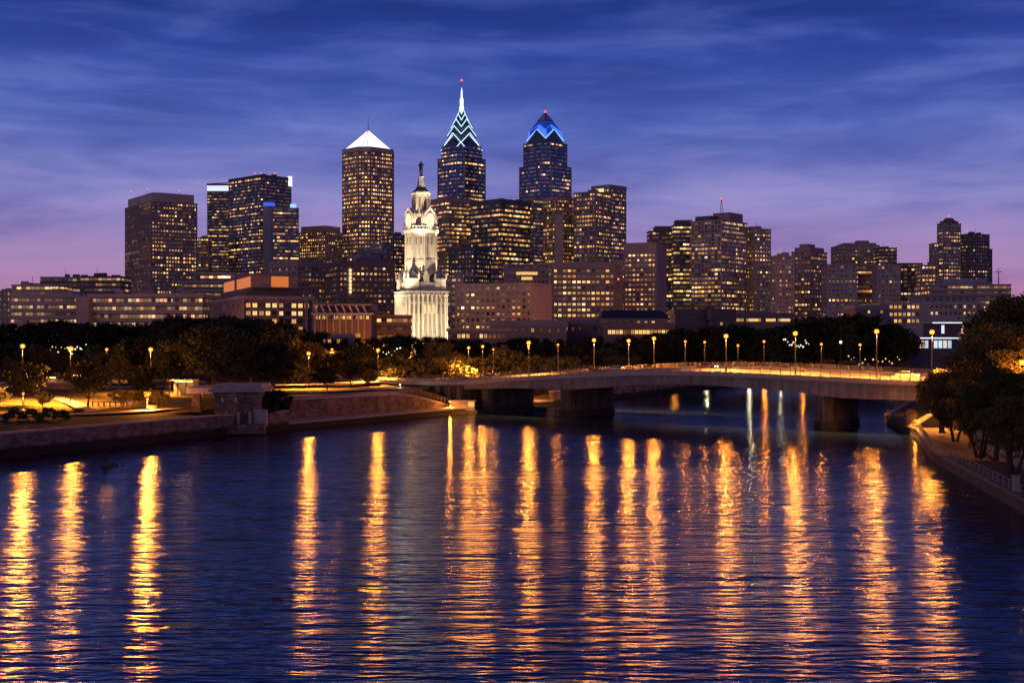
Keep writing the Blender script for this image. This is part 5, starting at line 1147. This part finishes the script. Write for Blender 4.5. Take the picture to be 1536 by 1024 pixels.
# trees of the left park, one by one
for px, D_, yt, z_, pr, wd, lab in ((36, 240, 543, 4.4, PARK[1], .95, 'dark round park tree standing at the far left by the path'), (131, 236, 541, 4.3, PARK[0], 1.0, 'dark spreading park tree with a clear single trunk beside the lit path'),
      (212, 262, 548, 5, PARK[1], 1.0, 'dark tree between the spreading park tree and the pavilion'), (250, 290, 520, 5, PARK[0], 1.0, 'olive tree behind the pavilion porch'), (318, 285, 486, 5.2, PARK[0], 1.15, 'large dark tree left half of the mass above the pavilion'),
      (352, 262, 515, 5.2, PARK[0], 1.1, 'leafy tree directly above the pavilion roof'), (376, 300, 480, 5.2, PARK[1], 1.15, 'tall dark tree right half of the mass above the pavilion'), (408, 270, 512, 5.2, PARK[1], 1.0, 'olive tree at the right shoulder of the dark mass'),
      (340, 320, 478, 5.6, PARK[0], 1.2, 'tallest dark tree behind the mass above the pavilion'), (424, 330, 492, 5.6, MIDT[0], 1.2, 'lamp-lit tree left of the tall park lamp'), (270, 322, 492, 5.6, PARK[1], 1.1, 'dark tree left of the tallest trees above the pavilion'),
      (412, 236, 584, 2.0, PARK[1], 1.0, 'black bushy tree overhanging the water right of the pavilion'), (398, 233, 592, 2.0, MIDT[0], .9, 'smaller black tree pressed against the pavilion wall'), (427, 240, 598, 1.6, MIDT[1], .8, 'low black tree at the left end of the retaining wall'),
      (490, 288, 548, 5.3, PARK[1], 1.0, 'round dark tree left one of the pair above the retaining wall'), (527, 298, 540, 5.4, PARK[0], .95, 'round dark tree right one of the pair above the retaining wall'), (552, 305, 552, 5.4, MIDT[0], .9, 'small dark tree right of the round dark pair'),
      (68, 318, 520, 5.4, MIDT[0], 1.0, 'lamp-lit orange tree between the two left park lamps'), (8, 330, 528, 5.4, MIDT[1], 1.1, 'orange lit tree at the left edge of the park'), (14, 300, 534, 5.2, MIDT[2], .8, 'low lit tree beside the leftmost lamp'),
      (178, 300, 532, 5.4, MIDT[2], 1.0, 'shadowy tree left of the tall park lamp near the pavilion'), (150, 320, 528, 5.5, MIDT[0], 1.1, 'shadowy tree behind the spreading park tree'), (92, 330, 534, 5.5, MIDT[1], 1.1, 'tree just behind the brightest left park lamp'),
      (440, 345, 512, 5.8, MIDT[2], 1.0, 'lamp-lit tree just left of the lamp right of the dark mass'), (478, 352, 520, 5.8, MIDT[0], 1.1, 'lit tree below the small lamp above the round pair'), (512, 350, 526, 5.8, MIDT[1], 1.1, 'lit tree between the small lamp and the road lamp'),
      (592, 352, 522, 5.9, MIDT[2], 1.0, 'lit tree right of the tall road lamp'), (548, 362, 518, 5.9, MIDT[0], 1.0, 'lit tree left of the tall road lamp'), (655, 362, 512, 5.9, MIDT[1], 1.1, 'lit tree between the road lamp and the bridge end lamps'), (682, 352, 526, 5.9, MIDT[0], 1.0, 'small lit tree beside the pair of bridge end lamps'),
      (755, 356, 516, 5.9, MIDT[2], 1.0, 'lit tree right of the pair of bridge end lamps'), (1005, 430, 517, 5.9, MIDT[1], 1.1, 'lit tree just right of the close lamp pair'), (915, 400, 520, 5.9, MIDT[0], 1.0, 'lit tree between the first two far side lamps'),
      (1316, 420, 500, 6, FAR[3], 1.0, 'round dark tree behind the rightmost tall bridge lamp'), (1345, 400, 490, 6, FAR[1], 1.0, 'round black tree left of the lit riverside pavilion'), (1290, 450, 476, 6, FAR[2], 1.1, 'dark tree left of the round black tree by the pavilion')):
    plant(pr, px, D_, yt, z_, lab, wide=wd)
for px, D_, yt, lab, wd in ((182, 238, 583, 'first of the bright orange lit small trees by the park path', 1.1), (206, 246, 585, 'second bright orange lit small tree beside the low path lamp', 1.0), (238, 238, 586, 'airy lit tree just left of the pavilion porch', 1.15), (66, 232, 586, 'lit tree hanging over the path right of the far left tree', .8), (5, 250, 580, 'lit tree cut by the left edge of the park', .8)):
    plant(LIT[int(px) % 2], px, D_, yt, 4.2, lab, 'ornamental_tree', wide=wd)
for px, D_, yt, lab in ((20, 207, 612, 'low dark shrub on the quay edge, leftmost'), (48, 208, 612, 'second low dark shrub on the quay edge'), (72, 209, 611, 'third and tallest low dark shrub on the quay edge'), (96, 212, 614, 'fourth low dark shrub on the quay edge'), (450, 320, 545, 'dark round shrub under the tall park lamp'), (620, 291, 603, 'weedy shrub against the retaining wall foot near the stairs'), (643, 293, 606, 'small weedy shrub at the stair foot')):
    plant(SHR[int(px) % 2], px, D_, yt, 3.9 if px < 400 else 5.6 if px == 450 else 1.4, lab, 'shrub', 'shrub', wide=1.1)
# big near trees of the right bank
for px, D_, yt, z_, pr, wd, lab in ((1410, 206, 556, 2.0, 0, .95, 'tree leaning over the water at the bridge end, leftmost of the right bank'), (1432, 190, 575, 1.9, 2, .9, 'low bushy tree before the bridge end on the right bank'), (1456, 178, 535, 2.0, 1, 1.0, 'full dark tree in the middle of the right bank group'),
      (1496, 186, 482, 3.0, 0, .95, 'tall tree around the lamp above the right bank'), (1516, 205, 452, 4.0, 1, 1.0, 'tallest tree of the right bank against the sky'), (1540, 200, 438, 4.4, 0, 1.2, 'tall tree cut by the right edge of the picture'), (1470, 164, 575, 1.9, 2, .95, 'dark low tree overhanging the walkway with several stems'),
      (1494, 156, 548, 2.4, 1, 1.0, 'dark tree with slim trunk beside the white fence'), (1530, 160, 560, 3.0, 0, 1.1, 'dark tree right of the fence at the picture edge'), (1520, 142, 592, 2.2, 2, 1.0, 'lowest dark tree above the white fence'), (1512, 250, 486, 5.5, 2, 1.2, 'shadowy tree behind the lamp at the right bank'),
      (1482, 262, 512, 5.0, 1, .9, 'shadowy tree just behind the tall lamp beyond the right bank'), (1560, 172, 500, 4.4, 1, 1.2, 'tree mostly outside the right edge of the picture'), (1415, 232, 552, 3.0, 2, 1.2, 'orange lit tree hiding the right end of the bridge rail'), (1438, 215, 560, 3.0, 1, 1.0, 'dark tree hiding the right bridge abutment')):
    plant(NEARR[pr], px, D_, yt, z_, lab, wide=wd)

# ------------------------------------------------------------------ left park
def strip(name, pts, w, z_off, mat, kind='structure', zs=None):
    m = MB(); pts = [Vector(p_) for p_ in pts]; a = poly_offset_line([(p_.x, p_.y) for p_ in pts], w/2); b_ = poly_offset_line([(p_.x, p_.y) for p_ in pts], -w/2)
    for i in range(len(pts)-1): m.face([(b_[i].x, b_[i].y, pts[i].z+z_off), (b_[i+1].x, b_[i+1].y, pts[i+1].z+z_off), (a[i+1].x, a[i+1].y, pts[i+1].z+z_off), (a[i].x, a[i].y, pts[i].z+z_off)])
    o = m.build(name, mat); return tag(o, kind=kind)
q3 = lambda px, D_, z_: (X(px, D_), D_, z_)
strip('park_path', [q3(-60, 214, 4.1), q3(0, 216, 4.1), q3(60, 218, 4.1), q3(130, 221, 4.15), q3(190, 226, 4.2), q3(262, 236, 4.3)], 5.0, .14, M['path'])
strip('park_path', [q3(135, 224, 4.2), q3(110, 245, 4.7), q3(70, 270, 5.1), q3(10, 292, 5.5)], 3.0, .28, M['path'])
strip('park_drive', [q3(-80, 292, 5.4), q3(0, 294, 5.5), q3(100, 296, 5.55), q3(230, 300, 5.6), q3(330, 305, 5.7), q3(440, 308, 5.8), q3(520, 318, 5.9), q3(600, 335, 6)], 9.0, .30, M['sidewalk'])
strip('riverside_pavement', [q3(392, 262, 5.05), q3(440, 266, 5.1), q3(520, 273, 5.15), q3(600, 284, 5.2)], 9.0, .22, M['path'])
strip('riverside_drive', [q3(392, 280, 5.3), q3(440, 283, 5.35), q3(520, 290, 5.4), q3(600, 301, 5.45)], 8.0, .24, M['sidewalk'])
# stone pavilion
r = thing('stone_pavilion', 'brown stone river pavilion with flat overhanging roof on the left quay', 'pavilion', (X(352, 228), 230, 1))
x0, x1 = X(321, 226), X(386, 226); y0_ = 226
m = MB(); m.prism([(x0, y0_), (x1, y0_+2), (x1-.5, y0_+12), (x0-.5, y0_+10)], .5, Z(588, 226)); m.build('wall', M['pavilion_stone'], r)
m = MB(); m.prism([(x0-.8, y0_-.8), (x1+.9, y0_+1.2), (x1+.4, y0_+13), (x0-1.2, y0_+11)], Z(588, 226), Z(583.5, 226)); m.prism([(x0-.3, y0_-.4), (x1+.4, y0_+1.6), (x1, y0_+12.5), (x0-.8, y0_+10.6)], Z(583.5, 226), Z(577, 226)); m.build('roof_block', M['coping'], r)
m = MB(); m.prism([(x0-.6, y0_-1.6), (x1+1.2, y0_+.4), (x1+1.2, y0_+.4+1.5), (x0-.6, y0_+.2)], .2, 2.0); m.build('plinth', M['pavilion_stone'], r)
px0 = X(281, 232)
m = MB(); m.prism([(px0, 231), (x0-1.0, 229), (x0-1.3, 241), (px0-.3, 243)], Z(590, 231), Z(578, 231)-.4); m.build('porch_roof', M['coping'], r)
for xx, yy in ((X(296, 232), 232), (X(293, 240), 240.5)):
    m = MB(); m.box((xx, yy, 3.9), (1.5, 1.2, Z(590, 231)-3.9), 0, .7); m.build('porch_pier', M['pavilion_stone'], r)
for u in (.28, .55, .8):
    m = MB(); xx = x0+(x1-x0)*u; m.box((xx, y0_+2*u-.35, 1.9), (.45, .8, 2.3)); m.build('buttress', M['coping'], r)
m = MB(); m.prism([(x1-3, y0_+1.6), (x1+1.3, y0_+1.9), (x1+1.3, y0_+3), (x1-3, y0_+2.7)], 1.5, 4.6); m.build('stair_wall', M['coping'], r)
# dark unlit lamp posts before the pavilion
for px_, lab in ((334, 'unlit black lamp post before the pavilion, left one'), (354, 'unlit black lamp post before the pavilion, right one')):
    D_ = 223.5; x_ = X(px_, D_); t_ = thing('lamp_post', lab, 'lamp post', (x_, D_, 1.5), 'unlit posts before the pavilion'); zt_ = Z(603, D_)
    m = MB(); m.lathe(x_, D_, [(.2, 1.0), (.2, 1.6), (.08, 1.8), (.06, zt_)], 6); m.build('pole', M['black_metal'], t_); m = MB(); m.lathe(x_, D_, [(.1, zt_), (.24, zt_+.5), (.2, zt_+.62), (.03, zt_+.8)], 6); m.build('lantern', plain('lantern_glass', (.4, .38, .34), .3), t_)
# retaining wall with stairs parapet
rw = thing('retaining_wall', 'long brown stone retaining wall sloping down to the river stairs, left of the bridge', 'wall', (X(540, 262), 262, 1.4))
RWP = [(392, 247, 601), (430, 249.5, 600), (470, 254, 598), (520, 261, 595.5), (560, 267, 593.6), (600, 275, 592), (622, 280, 594.5), (645, 286, 600.5), (672, 292, 608)]
fr = [Vector((X(a, b_), b_)) for a, b_, _ in RWP]; zt_ = [Z(c_, b_) for a, b_, c_ in RWP]; bk = poly_offset_line([tuple(v) for v in fr], 1.0)
m = MB(); cpm = MB()
for i in range(len(fr)-1):
    a, b_, c_, d_ = fr[i], fr[i+1], bk[i+1], bk[i]
    m.hexa([(a.x, a.y, .8), (b_.x, b_.y, .8), (c_.x, c_.y, .8), (d_.x, d_.y, .8), (a.x, a.y, zt_[i]), (b_.x, b_.y, zt_[i+1]), (c_.x, c_.y, zt_[i+1]), (d_.x, d_.y, zt_[i])])
    o_ = Vector((0, -.18)); cpm.hexa([(*(a+o_), zt_[i]), (*(b_+o_), zt_[i+1]), (*(c_-o_), zt_[i+1]), (*(d_-o_), zt_[i]), (*(a+o_), zt_[i]+.35), (*(b_+o_), zt_[i+1]+.35), (*(c_-o_), zt_[i+1]+.35), (*(d_-o_), zt_[i]+.35)])
m.build('wall_body', M['retaining'], rw); cpm.build('coping', M['coping'], rw)
rl = thing('stair_railing', 'orange lit railing descending the river stairs beside the bridge abutment', 'railing', (fr[4].x, fr[4].y, zt_[4]))
m = MB()
for dz in (.6, 1.0, 1.35): m.tube([(fr[i].x, fr[i].y+.5, zt_[i]+.3+dz) for i in range(4, 9)], .05, 5)
m.build('rail', M['railmetal'], rl)
for k in range(22):
    t_ = 4+4*k/21.0; i = min(int(t_), 7); f_ = t_-i; p_ = fr[i].lerp(fr[i+1], f_); z_ = zt_[i]*(1-f_)+zt_[i+1]*f_; m = MB(); m.box((p_.x, p_.y+.5, z_+.3), (.14, .14, 1.4)); m.build('post', M['railmetal'], rl)
# hut and landing under the bridge end, with their lamps
r = thing('landing_kiosk', 'small pale landing kiosk with an orange lit doorway under the left bridge end', 'kiosk', (X(693, 291), 291, 1.3)); D_ = 290
m = MB(); m.prism([(X(674, D_), D_), (X(712, D_), D_), (X(712, D_), D_+4), (X(674, D_), D_+4)], .8, Z(602, D_)); m.build('wall', M['coping'], r); m = MB(); m.prism(offset([(X(674, D_), D_), (X(712, D_), D_), (X(712, D_), D_+4), (X(674, D_), D_+4)], .25), Z(602, D_), Z(602, D_)+.2); m.build('roof', M['coping'], r)
m = MB(); m.prism([(X(702, D_), D_-.1), (X(711, D_), D_-.1), (X(711, D_), D_-.02), (X(702, D_), D_-.02)], Z(610, D_), Z(600.6, D_)-.3); m.build('lit_doorway', emis('doorway_glow', (1, .42, .10), 1.1), r)
lamp(675, 602, 287.5, 1.3, 'low lamp at the foot of the river stairs', M['bulb_small'], .22, 'small park lamps'); lamp(600, 577, 300, 5.4, 'small white lamp in the shade left of the abutment', M['bulb_white'], .16, 'small park lamps')
# floating landing stage, bench-like pergola, park walls, statues of the shore
r = thing('landing_stage', 'dark floating landing stage at the waterline beside the left bridge abutment', 'dock', (X(690, 284), 284, 0)); m = MB(); m.prism([(X(640, 284), 281), (X(820, 300), 301), (X(812, 304), 305), (X(640, 287), 285)], -.4, .8); m.build('deck', M['stain'], r)
r = thing('park_pergola', 'orange lit row of short white posts under a beam by the park path', 'pergola', (X(165, 240), 240, 4.3)); m = MB(); m.tube([(X(137, 240), 240, Z(602, 240)), (X(196, 242), 242, Z(602, 242))], .18, 5); m.build('beam', M['path'], r)
for k in range(8): xx = X(139+8*k, 240); m = MB(); m.box((xx, 240+.25*k, 4.3), (.3, .3, Z(602.5, 240)-4.3)); m.build('post', M['path'], r)
for k, (px_, D_, lab) in enumerate(((118, 219.5, 'park bench on the lit path left of the spreading tree'), (228, 231, 'park bench on the lit path near the pavilion porch'))):
    r = thing('park_bench', lab, 'bench', (X(px_, D_), D_, 4.25)); x_ = X(px_, D_)
    m = MB(); m.box((x_, D_, 4.66), (1.8, .45, .07)); m.build('seat', M['bark'], r); m = MB(); m.box((x_, D_+.24, 4.78), (1.8, .06, .42)); m.build('backrest', M['bark'], r)
    for dx in (-.7, .7): m = MB(); m.box((x_+dx, D_, 4.22), (.08, .42, .44)); m.build('leg', M['black_metal'], r)
r = thing('park_wall', 'low terrace wall catching orange light behind the far left park tree', 'wall', (X(50, 288), 288, 5)); m = MB(); m.prism([(X(-40, 287), 286), (X(104, 287), 287), (X(104, 288), 288), (X(-40, 288), 287)], 4.5, 7.2); m.build('wall_body', M['retaining'], r); m = MB(); m.prism([(X(-40, 287), 285.8), (X(104, 287)+.2, 286.8), (X(104, 288)+.2, 288.2), (X(-40, 288), 287.2)], 7.2, 7.5); m.build('coping', M['coping'], r)
for k, (px_, D_, wd_, lab) in enumerate(((68, 300, 8, 'small pale shelter glowing behind the far left park tree'), (276, 272, 6, 'small yellow lit shelter in the trees left of the pavilion roof'), (122, 318, 7, 'white roofed shelter with bright openings behind the spreading park tree'))):
    r = thing('park_shelter', lab, 'shelter', (X(px_, D_), D_, 5.2)); x_ = X(px_, D_); zt2 = 5.2+3.0
    m = MB(); m.box((x_, D_, zt2), (wd_, 4, .3)); m.build('roof', M['coping'], r); m = MB(); m.box((x_, D_+1.8, 5.0), (wd_-.6, .2, zt2-5.0)); m.build('back_wall', M['path'], r)
    for dx in (-.45, -.15, .15, .45): m = MB(); m.box((x_+dx*wd_, D_-1.7, 5.0), (.22, .22, zt2-5.0)); m.build('post', M['path'], r)
    m = MB(); m.box((x_, D_, zt2-.12), (wd_*.6, .3, .1)); m.build('lamp_strip', emis('shelter_light_%d' % k, (1, .55, .14), 26, 'FRONT'), r)
# driftwood stump with a perched bird shape in the water
r = thing('river_snag', 'dark snag of rocks and driftwood sticking out of the water at left', 'snag', (X(160, 172), 172, 0)); x_ = X(160, 172)
m = MB(); m.ball((x_, 172, .05), .9, 9, 6, .9); m.ball((x_+.9, 172.4, -.1), .7, 8, 5, .7); m.ball((x_+2.1, 172.2, -.25), .6, 8, 5, .6); m.build('rock', M['rock'], r); m = MB(); m.tube([(x_-.2, 172, .5), (x_-.35, 172, 1.5), (x_-.1, 171.9, 2.2)], [.3, .2, .08], 6); m.tube([(x_-.3, 172, 1.2), (x_+.5, 172.1, 1.9)], [.12, .04], 5); m.build('stump', M['bark'], r)

# ------------------------------------------------------------------ right bank
strip('bank_walkway', [(p_.x, p_.y, 1.5) for p_ in poly_offset_line(right_shore[1:8], -4.0)], 6.2, .06, plain('brick_paving', (.08, .055, .045), .9, .25, .7))
rl = thing('quay_railing', 'thin pale railing along the right bank embankment wall', 'railing', (50, 126, 1.6)); ln_ = poly_offset_line(right_shore[1:8], -.45)
pts = []
for i in range(len(ln_)-1):
    n_ = max(1, round((ln_[i+1]-ln_[i]).length/2.6))
    for k in range(n_): pts.append(ln_[i].lerp(ln_[i+1], k/n_))
pts.append(ln_[-1]); m = MB()
for dz in (1.0, .55): m.tube([(p_.x, p_.y, 1.65+dz) for p_ in pts], .045, 5)
m.build('rail', plain('pale_rail', (.20, .19, .20), .5), rl)
for p_ in pts:
    if p_.y > 95: m = MB(); m.box((p_.x, p_.y, 1.6), (.1, .1, 1.05)); m.build('post', bpy.data.materials['pale_rail'], rl)
r = thing('service_pillar', 'pale stubby utility pillar on the right bank near the picture edge', 'pillar', (X(1524, 131), 131, 1.5)); m = MB(); x_ = X(1524, 131); m.box((x_, 131, 1.5), (.6, .6, 1.7)); m.build('body', M['coping'], r); m = MB(); m.box((x_, 131, 3.2), (.75, .75, .14)); m.build('cap', M['coping'], r)
fw = thing('white_fence', 'pale board fence behind the tree trunks on the right bank', 'fence', (X(1500, 165), 165, 2)); fp_ = [q3(1462, 192, 2.0), q3(1480, 176, 2.0), q3(1500, 164, 2.0), q3(1520, 155, 2.0), q3(1560, 142, 2.0)]
m = MB()
for a, b_ in zip(fp_[:-1], fp_[1:]):
    a, b_ = Vector(a), Vector(b_); n_ = Vector((-(b_-a).y, (b_-a).x, 0)).normalized()*.05
    m.hexa([a-n_, b_-n_, b_+n_, a+n_, a-n_+Vector((0, 0, 3.1)), b_-n_+Vector((0, 0, 3.1)), b_+n_+Vector((0, 0, 3.1)), a+n_+Vector((0, 0, 3.1))])
m.build('board_panel', plain('fence_boards', (.28, .24, .23), .7), fw)
for a, b_ in zip(fp_[:-1], fp_[1:]):
    a, b_ = Vector(a), Vector(b_); n_ = max(1, round((b_-a).length/2.4))
    for k in range(n_): p_ = a.lerp(b_, k/n_); m = MB(); m.box((p_.x, p_.y, 1.9), (.2, .3, 3.4)); m.build('post', plain('fence_post', (.2, .17, .16)) if 'fence_post' not in bpy.data.materials else bpy.data.materials['fence_post'], fw)
r = thing('boat_shed', 'dark tent roofed shed with an orange lit ridge beside the right bridge end', 'shed', (X(1390, 226), 228, 1.5)); D_ = 224
x0, x1, x2 = X(1370, D_), X(1382, D_), X(1420, D_); zr, ze = Z(622, D_), Z(642, D_)
m = MB(); P0 = [(x0, D_, ze), (x0, D_+9, ze), (X(1400, D_), D_+9, zr+.8), (X(1400, D_), D_, zr)]
m.face([P0[0], P0[3], P0[2], P0[1]]); m.face([(X(1400, D_), D_, zr), (x2, D_, ze), (x2, D_+9, ze), (X(1400, D_), D_+9, zr+.8)]); m.face([P0[0], (x2, D_, ze), P0[3]]); m.build('roof', plain('canvas', (.09, .07, .045)), r)
m = MB(); m.prism([(x0+.6, D_+.4), (x2-.5, D_+.4), (x2-.5, D_+8.6), (x0+.6, D_+8.6)], 1.3, ze+.1); m.build('wall', M['stain'], r); m = MB(); m.tube([(x0, D_-.05, ze+.1), (X(1400, D_), D_-.05, zr+.1)], .12, 5); m.build('ridge_glow', emis('ridge_glow', (1, .36, .06), .6), r)  # orange lamplight on the ridge painted as a glowing tube
r = thing('round_kiosk', 'small grey rounded hut at the tip of the right bank', 'kiosk', (X(1366, 229), 229, 1.4)); x_ = X(1367, 229); m = MB(); m.lathe(x_, 229, [(1.3, 1.3), (1.3, 3.6), (1.45, 3.6), (1.45, 3.8), (.9, 4.4), (.1, 4.7)], 12); m.build('wall', M['pier_concrete'], r)
lamp(1372.5, 630, 226, 1.5, 'low lamp post beside the rounded hut on the right bank', M['bulb_small'], .15, 'small park lamps', down=.15); lamp(1478, 560, 205, 3, 'lamp hidden among the right bank trees, orange glow in the leaves', M['bulb_small'], .34, 'small park lamps', pw=4.0, down=.1)
lamp(1452, 540, 212, 3.5, 'lamp half buried in the leaves left of the tall right bank lamp', M['bulb_small'], .3, 'small park lamps', pw=4.0, down=.1)
lamp(1416, 607, 205, 2, 'string lamp glimpsed through foliage at the bridge end', M['bulb_small'], .2, 'small park lamps', pw=.8, down=.1)

# ------------------------------------------------------------------ people and cars
PJ = [(0, 0, .98, .15, .11), (0, 0, 1.18, .14, .10), (0, 0, 1.38, .17, .11), (0, 0, 1.50, .06), (0, -.01, 1.60, .085, .095), (0, -.01, 1.72, .07, .085), (-.09, 0, .90, .095), (-.10, .12, .50, .065), (-.10, .22, .10, .045), (-.10, .12, .05, .04), (.09, 0, .90, .095), (.10, -.14, .52, .065), (.10, -.2, .1, .045), (.10, -.32, .05, .04), (-.2, 0, 1.38, .055), (-.24, -.06, 1.12, .045), (-.24, -.2, .92, .035), (.2, 0, 1.38, .055), (.24, .08, 1.12, .045), (.24, .06, .88, .035)]
PE = [(0, 1), (1, 2), (2, 3), (3, 4), (4, 5), (0, 6), (6, 7), (7, 8), (8, 9), (0, 10), (10, 11), (11, 12), (12, 13), (2, 14), (14, 15), (15, 16), (2, 17), (17, 18), (18, 19)]
for px_, D_, z_, lab in ((1428, 205, 1.58, 'person in dark clothes walking on the right bank walkway'),):
    tag(skinned('person', PJ, PE, plain('dark_clothes', (.05, .045, .05)), (X(px_, D_), D_, z_+.03), 1, None, 1.0, .6), lab, 'person')
def make_car(label, body):
    root = thing('car', label, 'car'); m = MB()
    low = [(-2.15, .35), (2.15, .35), (2.2, .75), (1.9, .92), (.95, 1.0), (-1.7, 1.02), (-2.15, .95)]; cab = [(-1.55, 1.0), (1.0, .98), (.35, 1.44), (-1.05, 1.46)]
    def ext(m, prof, w0, w1=None):
        n_ = len(prof); a = [(x, -w0, z_) for x, z_ in prof]; b_ = [(x, w0, z_) for x, z_ in prof]; m.face(a); m.face(b_[::-1])
        for i in range(n_): j = (i+1) % n_; m.face([a[j], a[i], b_[i], b_[j]])
    ext(m, low, .88); m.build('body', body, root); m = MB(); ext(m, cab, .74); m.build('cabin_glass', WIN_DARK, root); m = MB(); ext(m, [(-1.05, 1.45), (.36, 1.43), (.3, 1.5), (-1.0, 1.52)], .72); m.build('roof', body, root)
    for x in (-1.35, 1.35):
        for y in (-.82, .82): m = MB(); m.tube([(x, y-.1, .33), (x, y+.1, .33)], .33, 12); m.build('wheel', M['black_metal'], root)
    for y in (-.62, .62): m = MB(); m.box((2.18, y, .62), (.08, .32, .16)); m.build('headlight', M['headlight'], root); m = MB(); m.box((-2.16, y, .72), (.06, .34, .14)); m.build('taillight', M['taillight'], root)
    return root
paintc = [plain('car_paint_%d' % k, c_, .3, .05) for k, c_ in enumerate(((.35, .34, .33), (.03, .03, .04), (.22, .04, .03), (.5, .5, .48)))]
for k, (px_, d_, dr, lab) in enumerate(((1352, 7, 1, 'silver car near the right end of the bridge'), (1165, 5.5, -1, 'black car on the bridge near lane left of the right pier'), (1010, 17, 1, 'red car on the far lane mid bridge'), (905, 6, -1, 'white car on the bridge above the left river pier'), (660, 16, 1, 'silver car on the left approach road'))):
    i = min(range(len(pxs)), key=lambda q: abs(pxs[q]-px_)); p_ = near[i]+nrms[i]*d_; c_ = make_car(lab, paintc[k % 4]); t_ = near[max(i-2, 0)]-near[i+1]; a = math.atan2(t_.y, t_.x)+(0 if dr > 0 else math.pi); c_.location = (p_.x, p_.y, zd[i]-.07); c_.rotation_euler = (0, 0, a)

# bulb strings added to stand in for small glints of light among the trees
for px0, px1, yy, D_, lab, n_, cc in ((1176, 1212, 513, 330, 'added swag of white glint bulbs behind the tall lamp left of the right pier', 16, (1, .95, .8)), (575, 600, 525, 345, 'short added string of white glint bulbs right of the tall road lamp', 7, (1, .9, .7)), (76, 128, 522, 322, 'added string of small white glint bulbs behind the two left park lamps', 14, (1, .85, .6)),
        (1272, 1350, 540, 345, 'added row of amber glint bulbs along the road beyond the right end of the bridge', 16, (1, .55, .2))):
    r = thing('glint_lights', lab, 'string lights', (X((px0+px1)/2, D_), D_, Z(yy, D_))); rr_ = random.Random(px0); pts = []
    for k in range(n_):
        t_ = k/(n_-1); pts.append((X(px0+(px1-px0)*t_, D_), D_+rr_.uniform(-1, 1), Z(yy+5*(4*t_*(1-t_))-2+rr_.uniform(-5, 5), D_)))
    m = MB(); m.tube(pts, .03, 4); m.build('cable', M['black_metal'], r); em = emis('glint_bulb_%d' % px0, cc, 1.5)
    for q in pts: m = MB(); m.ball((q[0], q[1], q[2]-.15), rr_.uniform(.10, .26), 6, 4); m.build('bulb', em, r)
